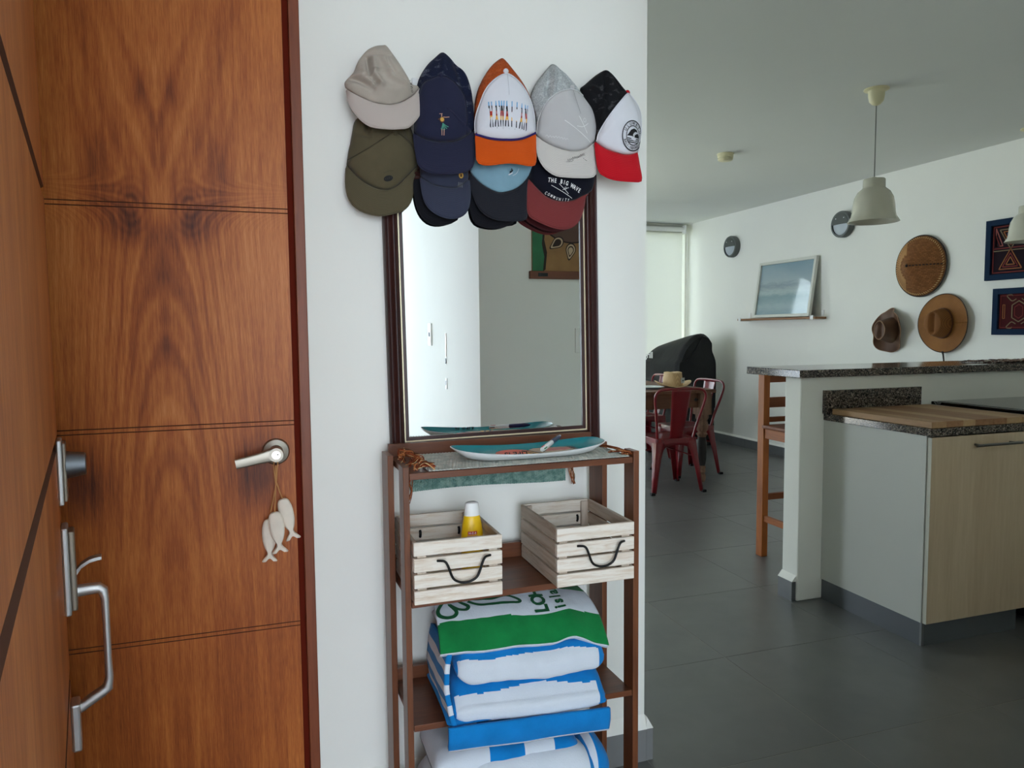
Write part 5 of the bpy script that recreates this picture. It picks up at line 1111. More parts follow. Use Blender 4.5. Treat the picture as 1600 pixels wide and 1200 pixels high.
for y in (2.36, 2.86): MB().box(3.245, 3.285, y-.012, y+.012, .946, .953).build('hinge', STEEL, lid, bevel=.002)
m = MB(); vs, fs = glyphs('TST'); m.add([Vector((3.2375, 2.838-x*.011, .9602+y*.009)) for x, y in vs], fs); m.build('lid_lettering', plain('lid_white', rgb(170, 176, 184), .5), lid)
m = MB(); m.add([(3.2375, 2.868, .966), (3.2375, 2.862, .966), (3.2375, 2.850, .954), (3.2375, 2.856, .954)], [(0, 1, 2, 3)]); m.build('lid_mark', plain('lid_white', rgb(170, 176, 184), .5), lid)
cb = thing('cutting_board', 'large worn wooden cutting board lying on the granite worktop', 'cutting board', (2.87, 2.58, .931))
CBW = [wood('board_strip_%d' % i, a, b, 'Y', 1.0, .5, .1) for i, (a, b) in enumerate(((rgb(150, 114, 80), rgb(190, 154, 114)), (rgb(162, 128, 92), rgb(200, 166, 124)), (rgb(124, 80, 52), rgb(176, 134, 96))))]
bx = [2.588, 2.67, 2.76, 2.83, 2.93, 3.01, 3.10, 3.188]; rr = random.Random(5)
for k in range(7): MB().box(bx[k], bx[k+1]-.0004, 2.298, 2.862, .931, .957).build('board_strip', CBW[(k*2) % 3 if k != 3 else 2], cb, bevel=.001, seg=1)
# woven runner on the bar
rn = NT('runner_weave'); rn.set(rough=.9); v = rn.coords((1, 1, 1)); n = rn.noise(v, 26, 4, .7); rn.col(rn.ramp(n, [(.40, rgb(52, 28, 24)), (.5, rgb(120, 84, 66)), (.58, rgb(206, 196, 184))], 'CONSTANT'))
tr_ = thing('woven_runner', 'dark and cream woven runner lying on the far end of the bar top', 'runner', (4.2, 3.06, 1.15))
m = MB(); m.grid(lambda u, w: (3.80+.62*u+.006*math.sin(w*40), 2.96+.20*w, 1.153+.010*abs(nz(u*9, w*4, 0, 1, 2))+.003*abs(math.sin(u*60))), 90, 20); m.build('weave', rn.mat, tr_, smooth=60, solid=.004)
m = MB()
for k in range(26): m.tube([(3.80, 2.965+.0075*k, 1.154), (3.785, 2.963+.0077*k, 1.157), (3.762, 2.96+.008*k+.003*math.sin(k*2.1), 1.1515)], .0014, 5)
m.build('fringe', rn.mat, tr_, kind='stuff')
# ------------------------------------------------------------------ bar stool
PINE = wood('varnished_pine', rgb(116, 56, 16), rgb(180, 104, 40), 'Z', 1.2, .5, .08); PINX = wood('varnished_pine_x', rgb(88, 40, 12), rgb(140, 74, 28), 'X', 1.2, .5, .08); PINY = wood('varnished_pine_y', rgb(116, 58, 18), rgb(176, 100, 40), 'Y', 1.2, .5, .08)
st = thing('bar_stool', 'varnished pine bar stool with a ladder back behind the granite bar', 'stool', (2.95, 3.42, 0))
for x in (2.726, 3.145):
    MB().box(x, x+.041, 3.560, 3.615, 0, 1.09).build('leg', PINE, st, bevel=.003)
    MB().box(x, x+.041, 3.215, 3.262, 0, .755).build('leg', PINE, st, bevel=.003)
for z0, z1 in ((1.034, 1.082), (.886, .946), (.80, .83)): MB().box(2.767, 3.145, 3.575, 3.597, z0, z1).build('back_slat', PINX, st, bevel=.003)
for x in (2.733, 3.152): MB().box(x, x+.026, 3.262, 3.560, .708, .766).build('seat_rail', PINY, st, bevel=.002)
MB().box(2.722, 3.19, 3.20, 3.575, .766, .787).build('seat', PINX, st, bevel=.006)
for z0, z1, ys in ((.335, .372, (3.576, 3.60)), (.25, .285, (3.225, 3.25))): MB().box(2.767, 3.145, ys[0], ys[1], z0, z1).build('stretcher', PINX, st, bevel=.002)
for x in (2.735, 3.156): MB().box(x, x+.022, 3.262, 3.560, .212, .248).build('stretcher', PINY, st, bevel=.002)
# ------------------------------------------------------------------ pendants, detector, wall lights
IV = plain('ivory_enamel', rgb(206, 203, 186), .22, spec=.5, coat=.3); IVC = plain('ivory_plastic', rgb(222, 214, 176), .4)
def pendant(label, cx, cy, zb):
    t = thing('pendant_lamp', label, 'lamp', (cx, cy, 2.68), 0, 'pendant lamps over the bar')
    T = Matrix.Translation((cx, cy, 0))
    MB().lathe([(0, 2.68), (.066, 2.68), (.066, 2.674), (.046, 2.668), (.043, 2.655)], T, 32).build('ceiling_plate', IVC, t, smooth=40)
    MB().lathe([(.043, 2.668), (.0425, 2.64), (.037, 2.612), (.022, 2.595), (.006, 2.588), (0, 2.588)], T, 32).build('canopy', IVC, t, smooth=60)
    MB().tube([(cx, cy, 2.59), (cx, cy, zb+.245)], .0030, 8).build('cord', plain('grey_cord', rgb(120, 122, 118), .6), t)
    h = zb
    shade = [(0, .250), (.012, .250), (.012, .243), (.056, .240), (.060, .236), (.061, .192), (.066, .186), (.088, .168), (.106, .135), (.114, .095), (.117, .055), (.122, .032), (.136, .010), (.142, .001), (.140, 0), (.133, .004), (.118, .030), (.112, .055), (.108, .10), (.095, .14), (.07, .17), (.03, .185), (0, .186)]
    MB().lathe([(r*.96, h+z) for r, z in shade], T, 48).build('lamp_shade', IV, t, smooth=60)
    MB().lathe([(0, h+.185), (.02, h+.18), (.02, h+.13), (0, h+.13)], T, 20).build('lamp_holder', WHITEP, t, smooth=40)
    MB().lathe([(0, h+.135), (.014, h+.13), (.028, h+.095), (.028, h+.075), (.015, h+.052), (0, h+.046)], T, 20).build('light_bulb', plain('opal_bulb', rgb(240, 238, 228), .3), t, smooth=60)
pendant('ivory bell pendant lamp hanging whole over the near end of the bar', 3.262, 3.326, 1.945)
pendant('ivory bell pendant lamp at the edge of the photo, cut by the frame', 4.915, 3.66, 1.925)
sd = thing('smoke_detector', 'small round ivory smoke detector on the ceiling', 'smoke detector', (3.335, 4.86, 2.68))
Ts = Matrix.Translation((3.335, 4.86, 0))
MB().lathe([(0, 2.68), (.062, 2.68), (.062, 2.668), (.058, 2.664), (.058, 2.645)], Ts, 32).build('base', IVC, sd, smooth=35)
MB().lathe([(.050, 2.648), (.056, 2.643), (.055, 2.632), (.045, 2.626), (0, 2.625)], Ts, 32).build('cover', IVC, sd, smooth=35)
TRW = lambda y, z, x=5.11: Matrix(((0, 0, -1, x), (-1, 0, 0, y), (0, 1, 0, z), (0, 0, 0, 1)))   # local x -> -Y, y -> Z, z -> out of the wall
DGR = plain('grey_housing', rgb(92, 96, 94), .5); FROST = plain('frosted_diffuser', rgb(176, 184, 192), .3)
for lab, y, z in (('round grey wall light near the far window', 7.255, 2.293), ('round grey wall light partly behind the pendant lamp', 5.54, 2.308)):
    t = thing('wall_light', lab, 'wall light', (5.11, y, z), 0, 'round lights on the side wall'); T = TRW(y, z)
    MB().lathe([(0, 0), (.118, 0), (.122, .008), (.122, .052), (.117, .062), (.100, .064)], T, 48).build('housing', DGR, t, smooth=40)
    a = [PI*k/20 for k in range(21)]
    MB().prism([(.1005*math.cos(q), .1005*math.sin(q)) for q in a], T @ Matrix.Translation((0, 0, .045)), .022).build('visor', plain('grey_visor', rgb(70, 74, 72), .5), t, bevel=.003)
    m = MB(); P = []
    for i in range(9):
        f = i/8; r = .100*f
        for k in range(21): P.append(T @ Vector((r*math.cos(-PI*k/20), r*math.sin(-PI*k/20), .052+.016*(1-f*f))))
    m.add(P, [(i*21+k, i*21+k+1, (i+1)*21+k+1, (i+1)*21+k) for i in range(8) for k in range(20)]); m.build('diffuser', FROST, t, smooth=60)
    for q in (-.05, .05):
        MB().lathe([(0, .071), (.005, .070), (.006, .064)], T @ Matrix.Translation((q, .055, 0)), 10).build('screw', STEEL, t)
# ------------------------------------------------------------------ picture shelf
ps = thing('picture_ledge', 'narrow wooden ledge with white brackets on the side wall', 'ledge', (5.03, 6.35, 1.45))
MB().box(4.975, 5.108, 5.755, 6.985, 1.440, 1.460).build('ledge_board', wood('ledge_wood', rgb(120, 82, 54), rgb(170, 128, 92), 'Y', .8, .6), ps, bevel=.002)
for y in (5.80, 6.94):
    MB().box(4.968, 4.9745, y-.022, y+.022, 1.436, 1.474).build('bracket_lip', WHITEP, ps, bevel=.002)
    MB().box(4.968, 5.1095, y-.016, y+.016, 1.433, 1.4395).build('bracket_arm', WHITEP, ps)
    MB().box(5.102, 5.1095, y-.016, y+.016, 1.4605, 1.525).build('bracket_plate', WHITEP, ps, bevel=.002)
lean = math.atan2(.085, .59); zb0 = 1.461
pf = thing('framed_picture', 'white framed misty sea picture leaning on the ledge', 'picture', (4.992, 6.29, zb0))
# local frame of the leaning picture: x -> -Y, y -> up the slope, z -> out of the picture
up = Vector((math.sin(lean), 0, math.cos(lean))); out = Vector((-math.cos(lean), 0, math.sin(lean))); rt = Vector((0, -1, 0))
TF = Matrix(((rt.x, up.x, out.x, 5.012), (rt.y, up.y, out.y, 6.29), (rt.z, up.z, out.z, zb0+.002), (0, 0, 0, 1)))
FW, FH = .435, .595; FRW = plain('white_frame', rgb(214, 214, 204), .5)
def fbox(x0, x1, y0, y1, z0, z1): return MB().box(x0, x1, y0, y1, z0, z1, T=TF)
fbox(-FW, -FW+.03, 0, FH, 0, .032).build('frame_side', FRW, pf, bevel=.002); fbox(FW-.03, FW, 0, FH, 0, .032).build('frame_side', FRW, pf, bevel=.002)
fbox(-FW+.03, FW-.03, 0, .03, 0, .032).build('frame_rail', FRW, pf, bevel=.002); fbox(-FW+.03, FW-.03, FH-.03, FH, 0, .032).build('frame_rail', FRW, pf, bevel=.002)
pic = NT('misty_sea_print'); pic.set(rough=.08, spec=.6, coat=.6, coatr=.03)
tc = pic.new('ShaderNodeTexCoord'); sp4 = pic.new('ShaderNodeSeparateXYZ'); pic.link(tc.outputs['Object'], sp4.inputs[0])
zl_ = sp4.outputs[2]; nn = pic.noise(pic.coords((1, 2.2, 9)), 4, 5, .6, .5)
hz = pic.math('ADD', zl_, pic.math('MULTIPLY', pic.math('SUBTRACT', nn, .5), .10))
mr = pic.new('ShaderNodeMapRange'); mr.inputs[1].default_value = 0; mr.inputs[2].default_value = .6; pic.link(hz, mr.inputs[0])
pic.col(pic.ramp(mr.outputs[0], [(.05, rgb(128, 152, 160)), (.2, rgb(150, 172, 178)), (.36, rgb(120, 148, 152)), (.45, rgb(160, 178, 182)), (.56, rgb(126, 142, 148)), (.63, rgb(150, 168, 176)), (1, rgb(128, 156, 170))]))
fbox(-FW+.03, FW-.03, .03, FH-.03, .008, .012).build('print', pic.mat, pf)
# ------------------------------------------------------------------ hats on the side wall
def straw(name, a, b, radial=False, sc=90, rough=.7):
    t = NT(name); t.set(rough=rough, spec=.25); v = t.coords((1, 1, 1)); w = t.new('ShaderNodeTexWave'); w.inputs['Scale'].default_value = sc; w.inputs['Distortion'].default_value = 1.0
    if radial: w.wave_type = 'RINGS'; w.rings_direction = 'X'
    else: w.bands_direction = 'Z'
    t.link(v, w.inputs['Vector']); n = t.noise(v, 6, 4); w2 = t.new('ShaderNodeTexWave'); w2.inputs['Scale'].default_value = sc; w2.bands_direction = 'Y'; t.link(v, w2.inputs['Vector'])
    f = t.math('ADD', t.math('MULTIPLY', w.outputs['Fac'], .4), t.math('MULTIPLY', n, .6))
    if not radial: f = t.math('ADD', t.math('MULTIPLY', f, .7), t.math('MULTIPLY', w2.outputs['Fac'], .3))
    t.col(t.ramp(f, [(.25, a), (.75, b)])); t.bump(w.outputs['Fac'], .3, .002); return t.mat
_w = NT('woven_bamboo'); _w.set(rough=.7, spec=.2); _v = _w.coords((1, 1, 1))
_c = _w.new('ShaderNodeTexBrick'); _c.inputs['Scale'].default_value = 34; _c.inputs['Mortar Size'].default_value = .035; _c.inputs['Brick Width'].default_value = .8; _c.inputs['Row Height'].default_value = .4
_m = _w.new('ShaderNodeMapping'); _m.inputs['Rotation'].default_value = (0, PI/2, 0); _w.link(_v, _m.inputs[0]); _m2 = _w.new('ShaderNodeMapping'); _m2.inputs['Rotation'].default_value = (0, 0, PI/2); _w.link(_m.outputs[0], _m2.inputs[0]); _w.link(_m2.outputs[0], _c.inputs['Vector'])
_c.inputs['Color1'].default_value = rgb(120, 76, 40); _c.inputs['Color2'].default_value = rgb(146, 96, 54); _c.inputs['Mortar'].default_value = rgb(92, 56, 28)
_w.col(_c.outputs[0]); _w.bump(_c.outputs['Fac'], .4, -.002); WOV = _w.mat
DKB = plain('dark_binding', rgb(36, 24, 18), .7)
ch = thing('conical_hat', 'wide conical woven hat with a dark bound rim on the side wall', 'hat', (5.11, 4.675, 1.85))
T = TRW(4.675, 1.85, 5.10); R_ = .247; hc = .155
def cone_p(r, a, d=0): 
    f = r/R_; return T @ Vector((r*math.cos(a)*.99, r*math.sin(a), .012+hc*(1-f)**.92*(1) + d))
m = MB(); m.grid(lambda u, w: cone_p(R_*max(.002, w), 2*PI*u), 72, 20); m.build('cone', WOV, ch, smooth=50, solid=.004)
MB().tube([cone_p(R_, 2*PI*k/64) for k in range(64)], .006, 8, closed=True).build('rim_binding', DKB, ch, smooth=60)
m = MB()
for k in range(72): m.beam(cone_p(R_-.012, 2*PI*k/72+.02, .004), cone_p(R_-.022, 2*PI*k/72-.02, .004), .004, .003, out)
m.build('rim_stitching', plain('pale_cane', rgb(206, 172, 118), .7), ch, kind='stuff')
m = MB()
for k in range(10): m.beam(cone_p(.02+.0215*k, 0, .004), cone_p(.033+.0215*k, 0, .004), .009, .003, out)
m.build('seam_stitching', DKB, ch, kind='stuff')
m = MB()
for k in range(25):
    a = PI-.98+1.96*k/24; m.beam(cone_p(R_-.010, a, .004), cone_p(.105+.02*abs(math.sin(k)), a, .004), .010, .003, out)
m.build('front_slats', plain('pale_bamboo', rgb(176, 128, 76), .7), ch, kind='stuff')
MB().lathe([(0, hc+.02), (.008, hc+.014), (.020, hc-.002)], T, 16).build('tip', DKB, ch, smooth=50)
sh = thing('straw_hat', 'brown wide-brimmed straw hat on the side wall, right of the crumpled hat', 'hat', (5.11, 4.44, 1.385))
T = TRW(4.435, 1.38, 5.095); ST1 = straw('brown_straw', rgb(110, 68, 30), rgb(162, 110, 56), True, 30); ST2 = straw('brown_straw_crown', rgb(98, 60, 28), rgb(148, 96, 48), False, 60)
def brimp(u, w): 
    a = 2*PI*u; r = .092+(.232-.092)*w; cur = .010+.022*w*w*(math.cos(a)**2) - .004*math.sin(a)*w
    return T @ Vector((r*math.cos(a)*.97, r*math.sin(a)*1.0, cur + .012*(1-w)))
m = MB(); m.grid(brimp, 72, 16); m.build('brim', ST1, sh, smooth=60, solid=.003)
MB().tube([Vector(brimp(k/72, 1)) for k in range(72)], .0035, 6, closed=True).build('brim_edge', DKB, sh, smooth=60)
def crownp(u, w, a0=.098, b0=.118, H=.118):
    a = 2*PI*u; f = min(1, w/.62); top = max(0, (w-.62)/.38)
    rx, ry = a0*(1-.22*f**1.6), b0*(1-.24*f**1.6); k = 1-top
    x, y = rx*k*math.cos(a), ry*k*math.sin(a)
    z = .016+H*(f**.85) + .010*math.sin(min(1, top*2)*PI/2)
    z -= .034*math.exp(-((x)/.022)**2)*min(1, top*4) ; z -= .02*math.exp(-((abs(x)-.055)/.022)**2)*math.exp(-((y+.05)/.045)**2)*min(1, f*1.0)*0
    return T @ Vector((x, y, z))
m = MB(); m.grid(lambda u, w: crownp(u, w), 64, 36); m.build('crown', ST2, sh, smooth=70)
MB().tube([crownp(k/48, .06) + Vector((-.004, 0, 0)) for k in range(48)], .005, 6, closed=True, flat=1.6).build('hat_band', plain('brown_band', rgb(84, 46, 26), .6), sh, smooth=60)
MB().tube([T @ Vector((.0, -.222, .018)), T @ Vector((.003, -.25, .012)), T @ Vector((.006, -.29, .008)), T @ Vector((.008, -.315, .008))], [.009, .007, .006, .006], 8).build('chin_cord', DKB, sh, smooth=60)
cw = thing('crumpled_hat', 'small crumpled brown leather hat on the side wall, left of the straw hat', 'hat', (5.11, 5.0, 1.33))
T = TRW(4.945, 1.328, 5.095); LEA = plain('worn_leather', rgb(96, 66, 46), .6, var=.25, vscale=14, bump=.3, bscale=30); LEAE = plain('leather_edge', rgb(156, 122, 92), .6)
def cbr(u, w):
    a = 2*PI*u; wob = 1+.07*math.sin(3*a+.6)+.05*math.sin(5*a)+.03*math.sin(8*a+1); r = .080+(.162*wob-.080)*w
    return T @ Vector((r*math.cos(a)*.92, r*math.sin(a)*1.14, .02+.034*w*math.sin(2*a+.5)*w+.045*w*w*abs(math.cos(a)) + .008*math.sin(7*a)*w))
m = MB(); m.grid(cbr, 84, 14); m.build('brim', LEA, cw, smooth=70, solid=.003)
MB().tube([Vector(cbr(k/84, 1)) for k in range(84)], .003, 6, closed=True).build('brim_edge', LEAE, cw, smooth=70)
def cbc(u, w):
    a = 2*PI*u; f = min(1, w/.6); top = max(0, (w-.6)/.4); k = (1-.30*f)*(1-top)
    x, y = .082*k*math.cos(a), .112*k*math.sin(a); z = .022+.125*f**.8 - .030*math.exp(-(x/.02)**2)*min(1, top*3) + .006*nz(x*20, y*20, w*3, 1, 3)
    return T @ Vector((x, y, z))
m = MB(); m.grid(cbc, 56, 30); m.build('crown', LEA, cw, smooth=70)
MB().tube([cbc(k/56, .6) + Vector((-.002, 0, 0)) for k in range(56)], .0028, 6, closed=True).build('crown_seam', LEAE, cw, smooth=70)
# ------------------------------------------------------------------ stitched textiles in blue frames
BLUEF = plain('blue_frame', rgb(18, 40, 66), .8, spec=.15); TEX = cloth('maroon_textile', rgb(66, 18, 22), 300); TEXD = cloth('plum_textile', rgb(30, 17, 26), 300)
TC = [plain('stitch_%d' % i, c, .9) for i, c in enumerate((rgb(150, 92, 52), rgb(118, 40, 36), rgb(126, 112, 84), rgb(48, 40, 84), rgb(164, 92, 84)))]
def mola(lab, y0, y1, z0, z1, base):
    t = thing('framed_textile', lab, 'picture', (5.11, (y0+y1)/2, (z0+z1)/2), 0, 'framed textiles on the side wall'); T = TRW(y0, z0); w, h = y0-y1, z1-z0; f = .042
    for q in ((0, f, 0, h), (w-f, w, 0, h)): MB().box(q[0], q[1], q[2], q[3], .001, .03, T=T).build('frame_side', BLUEF, t, bevel=.002)
    for q in ((f, w-f, 0, f), (f, w-f, h-f, h)): MB().box(q[0], q[1], q[2], q[3], .001, .03, T=T).build('frame_rail', BLUEF, t, bevel=.002)
    MB().box(f, w-f, f, h-f, .001, .012, T=T).build('textile', base, t)
    return t, T, w, h, f
def seg(t, T, pts, wd_, c, closed=True):
    pts = list(pts) + ([pts[0]] if closed else []); m = MB(); n_ = T.to_3x3() @ Vector((0, 0, 1))
    for a, b in zip(pts, pts[1:]): m.beam(T @ Vector((*a, .0135)), T @ Vector((*b, .0135)), wd_, .003, n_)
    m.build('stitched_line', TC[c], t)
def tri(cx, cy, w, h, s): return [(cx-w/2*s, cy-h/2*s*(1)), (cx+w/2*s, cy-h/2*s), (cx, cy+h/2*s)]
t, T, w, h, f = mola('upper blue-framed dark textile with stitched triangles, behind the edge pendant', 4.103, 3.50, 1.690, 2.130, TEXD)
iw, ih = w-2*f, h-2*f
seg(t, T, [(f+.012, f+.012), (w-f-.012, f+.012), (w-f-.012, h-f-.012), (f+.012, h-f-.012)], .007, 1)
seg(t, T, [(f+.01, h*.52), (w-f-.01, h*.52)], .007, 1, False); seg(t, T, [(f+.01, h*.48), (w-f-.01, h*.48)], .006, 2, False)
for k, (cx, up_) in enumerate(((f+.145, 1), (f+.36, 1))):
    for j, s in enumerate((1, .68, .38)):
        seg(t, T, [(cx-.085*s, f+.035+.05*(1-s)), (cx+.085*s, f+.035+.05*(1-s)), (cx, f+.035+.05*(1-s)+.145*s)], .007, (0, 1, 0)[j])
        seg(t, T, [(cx-.085*s, h-f-.035-.05*(1-s)), (cx+.085*s, h-f-.035-.05*(1-s)), (cx, h-f-.035-.05*(1-s)-.145*s)], .007, (2, 0, 3)[j])
for j, s in enumerate((1, .6)): seg(t, T, [(f+.03, h*.56), (f+.03+.055*s, h*.56), (f+.03, h*.56+.13*s)], .006, (4, 1)[j])
t, T, w, h, f = mola('lower blue-framed maroon textile with stitched curls', 4.03, 3.46, 1.289, 1.627, TEX)
seg(t, T, [(f+.012, f+.012), (w-f-.012, f+.012), (w-f-.012, h-f-.012), (f+.012, h-f-.012)], .005, 1)
for cx in (f+.15, f+.37):
    seg(t, T, [(cx-.05, h/2-.045), (cx, h/2-.075), (cx+.05, h/2-.045), (cx+.05, h/2+.045), (cx, h/2+.075), (cx-.05, h/2+.045)], .006, 2)
    seg(t, T, [(cx-.03, h/2-.03), (cx, h/2-.05), (cx+.03, h/2-.03), (cx+.03, h/2+.03), (cx, h/2+.05), (cx-.03, h/2+.03)], .005, 1)
    for sx in (-1, 1):
        for sy in (-1, 1):
            seg(t, T, crom([(cx+sx*.02, h/2+sy*.09), (cx+sx*.05, h/2+sy*.075), (cx+sx*.075, h/2+sy*.095), (cx+sx*.09, h/2+sy*.115), (cx+sx*.06, h/2+sy*.122), (cx+sx*.045, h/2+sy*.112)], 3, False), .006, 2, False)
seg(t, T, [(f+.03, h/2-.05), (f+.03, h/2+.05), (f+.045, h/2+.05), (f+.045, h/2-.05)], .005, 0)
# ------------------------------------------------------------------ dining table, chairs, hat, grill
TT = wood('old_table_wood', rgb(70, 42, 28), rgb(122, 80, 54), 'X', .8, .6, .3); TLG = wood('worn_leg_wood', rgb(70, 48, 38), rgb(160, 122, 98), 'Z', .8, .7, .3, 1.4); TLD = plain('dark_leg_paint', rgb(34, 28, 26), .6, var=.3, vscale=20)
dt = thing('dining_table', 'old wooden dining table with turned legs and a thick apron', 'table', (3.2, 6.4, 0))
px0, px1, py0, py1 = 2.62, 3.705, 5.49, 7.35
for k in range(5):
    a = px0+(px1-px0)*k/5; MB().box(a+.001, a+(px1-px0)/5-.001, py0, py1, .792, .822).build('plank', TT, dt, bevel=.003, seg=1)
MB().box(px0+.05, px1-.05, py0+.04, py0+.065, .665, .791).box(px0+.05, px1-.05, py1-.065, py1-.04, .665, .791).box(px0+.05, px0+.075, py0+.065, py1-.065, .665, .791).box(px1-.075, px1-.05, py0+.065, py1-.065, .665, .791).build('apron', TT, dt)
legp = [(.0, 0), (.028, 0), (.036, .02), (.036, .06), (.026, .075), (.036, .09), (.030, .11), (.036, .125), (.030, .145), (.040, .20), (.042, .34), (.034, .40), (.048, .425), (.036, .445), (.048, .46), (.056, .50), (.044, .545), (.056, .565), (.058, .60)]
for x in (px0+.10, px1-.10):
    for y in (py0+.065, py1-.10):
        T = Matrix.Translation((x, y, 0)); l_ = MB(); l_.lathe(legp, T, 24, mis=[1 if .14 < (p[1]) < .40 else 0 for p in legp]); l_.box(x-.058, x+.058, y-.058, y+.058, .60, .79); l_.build('leg', [TLG, TLD], dt, smooth=40)
MB().prism([(0, .02), (.03, 0), (.03, .012), (.055, .012), (.055, .028), (.03, .028), (.03, .04)], Matrix(((1, 0, 0, 3.50), (0, 0, -1, 5.53), (0, 1, 0, .715), (0, 0, 0, 1))), .002).build('painted_arrow', TLD, dt)
RED = plain('red_enamel', rgb(116, 8, 20), .28, spec=.45, coat=.3)
chr_ = thing('metal_chair', 'red metal chair at the near end of the table, its back to us', 'chair', (3.165, 5.42, 0), math.radians(-3), 'red metal dining chairs')
def cb_(mb, *a, **k):
    Tc = WM[chr_]; mb.v = [tuple(Tc @ Vector(p)) for p in mb.v]; return mb.build(*a, **k)
# local: faces +y, back at -y
def seatp(u, w):
    x, y = -.18+.36*u, -.18+.37*w; e = min(u, 1-u, w, 1-w); return (x, y, .455-.012*math.exp(-((e-.08)/.05)**2)*0 - (.014 if e < .02 else 0) - .006*math.cos((u-.5)*2)*(1 if e > .1 else .3))
m = MB(); m.grid(seatp, 24, 24); cb_(m, 'seat', RED, chr_, smooth=60, solid=.004)
m = MB()
for (xa, ya, xb, yb) in ((-.18, -.18, .18, -.18), (-.18, .19, .18, .19), (-.18, -.18, -.18, .19), (.18, -.18, .18, .19)): m.beam((xa, ya, .435), (xb, yb, .435), .012, .040)
cb_(m, 'seat_rim', RED, chr_, bevel=.004)
for sx in (-1, 1):
    for sy in (-1, 1):
        yb = .19 if sy > 0 else -.18; m = MB(); P = []
        for f, wd_ in ((0, .085), (.10, .080), (.3, .058), (.6, .042), (1, .030)):
            sp_x = sx*(.178+.050*f**1.1); sp_y = yb+sy*(.0+.045*f**1.1); z = .452-.44*f
            P.append([(sp_x-sx*wd_, sp_y, z), (sp_x-sx*wd_*.45, sp_y+sy*.006, z), (sp_x, sp_y+sy*.0, z), (sp_x+sx*.006*0, sp_y-sy*wd_*.45, z), (sp_x, sp_y-sy*wd_, z)])
        vs_ = [p for r in P for p in r]; m.add(vs_, [(i*5+k, i*5+k+1, i*5+k+6, i*5+k+5) for i in range(4) for k in range(4)])
        l_ = cb_(m, 'leg', RED, chr_, smooth=50, solid=.004)
        m = MB(); m.box(sx*.232-.018, sx*.232+.018, (yb+sy*.047)-.018, (yb+sy*.047)+.018, 0, .022); cb_(m, 'rubber_foot', BLACKIRON, l_, bevel=.004)
m = MB()
for yb, s in ((-.182, -1), (.192, 1)):   # curved skirts between the legs
    P = []
    for i in range(21):
        u = -1+2*i/20; P += [(u*.17, yb, .445), (u*.165, yb+s*.008*(1-u*u), .40-.055*abs(u)**2.2+.0)]
    m.add(P, [(2*i, 2*i+2, 2*i+3, 2*i+1) for i in range(20)])
for xb, s in ((-.18, -1), (.18, 1)):
    P = []
    for i in range(21):
        u = -1+2*i/20; P += [(xb, .005+u*.175, .445), (xb+s*.008*(1-u*u), .005+u*.17, .40-.055*abs(u)**2.2)]
    m.add(P, [(2*i, 2*i+2, 2*i+3, 2*i+1) for i in range(20)])
cb_(m, 'skirt', RED, chr_, smooth=50, solid=.003)
hoop = [(-.165, -.165, .455), (-.180, -.19, .56), (-.205, -.225, .68), (-.225, -.248, .775), (-.222, -.258, .825), (-.19, -.264, .857), (-.13, -.266, .866), (0, -.267, .869), (.13, -.266, .866), (.19, -.264, .857), (.222, -.258, .825), (.225, -.248, .775), (.205, -.225, .68), (.180, -.19, .56), (.165, -.165, .455)]
m = MB(); m.tube(crom(hoop, 4, False), .0115, 10); cb_(m, 'back_frame', RED, chr_, smooth=60)
def splat(u, w): 
    wd_ = .058+.030*w; return ((-1+2*u)*wd_, -.172-.097*w**.85 + .012*(1-(2*u-1)**2)*-1, .452+.412*w)
m = MB(); m.grid(splat, 8, 20); sp5 = cb_(m, 'back_splat', RED, chr_, smooth=60, solid=.003)
m = MB(); m.tube([(-.155, .17, .30), (0, .005, .36), (.155, -.16, .30)], .006, 6); m.tube([(.155, .17, .30), (0, .005, .355), (-.155, -.16, .30)], .006, 6); cb_(m, 'cross_brace', RED, chr_, smooth=60)
for lab, x, y, a in (('red metal chair on the far side of the table, nearest the side wall', 3.71, 5.99, PI/2+.05), ('red metal chair on the far side of the table, beyond the straw hat', 3.71, 6.86, PI/2), ('red metal chair at the hidden side of the table, behind the white wall', 2.66, 6.2, -PI/2)):
    c = copy_tree(chr_); c.matrix_world = Matrix.Translation((x, y, 0)) @ Matrix.Rotation(a, 4, 'Z'); c['label'] = lab
th_ = thing('cowboy_hat', 'light straw cowboy hat lying on the dining table', 'hat', (3.53, 5.93, .823))
T = Matrix.Translation((3.53, 5.93, .823)) @ Matrix.Rotation(-.3, 4, 'Z'); STL = straw('pale_straw', rgb(170, 138, 98), rgb(212, 184, 142), False, 70)
def hbr(u, w):
    a = 2*PI*u; r = .088+(.165-.088)*w; return T @ Vector((r*math.cos(a)*1.0, r*math.sin(a)*1.22, .006+.050*w*w*math.cos(a)**2))
m = MB(); m.grid(hbr, 64, 12); m.build('brim', STL, th_, smooth=60, solid=.003)
def hcr(u, w):
    a = 2*PI*u; f = min(1, w/.62); top = max(0, (w-.62)/.38); k = (1-.12*f)*(1-top); x, y = .092*k*math.cos(a), .112*k*math.sin(a)
    return T @ Vector((x, y, .008+.125*f - .026*math.exp(-(x/.024)**2)*min(1, top*4) + .010*math.sin(top*PI*.5)))
m = MB(); m.grid(hcr, 56, 30); m.build('crown', STL, th_, smooth=70)
pt_ = MB(); Tq = Matrix(((.96, -.28, 0, 0), (.28, .96, 0, 0), (0, 0, 1, 0), (0, 0, 0, 1)))
Tq = Matrix.Translation((3.565, 5.815, .885)) @ Matrix.Rotation(.33, 4, 'Z') @ Matrix.Rotation(PI/2, 4, 'X')
pt_.prism([(-.022, -.024), (.022, -.024), (.022, .024), (-.022, .024)], Tq, .003); q_ = pt_.build('patch', plain('patch_grey', rgb(168, 172, 172), .7), th_)
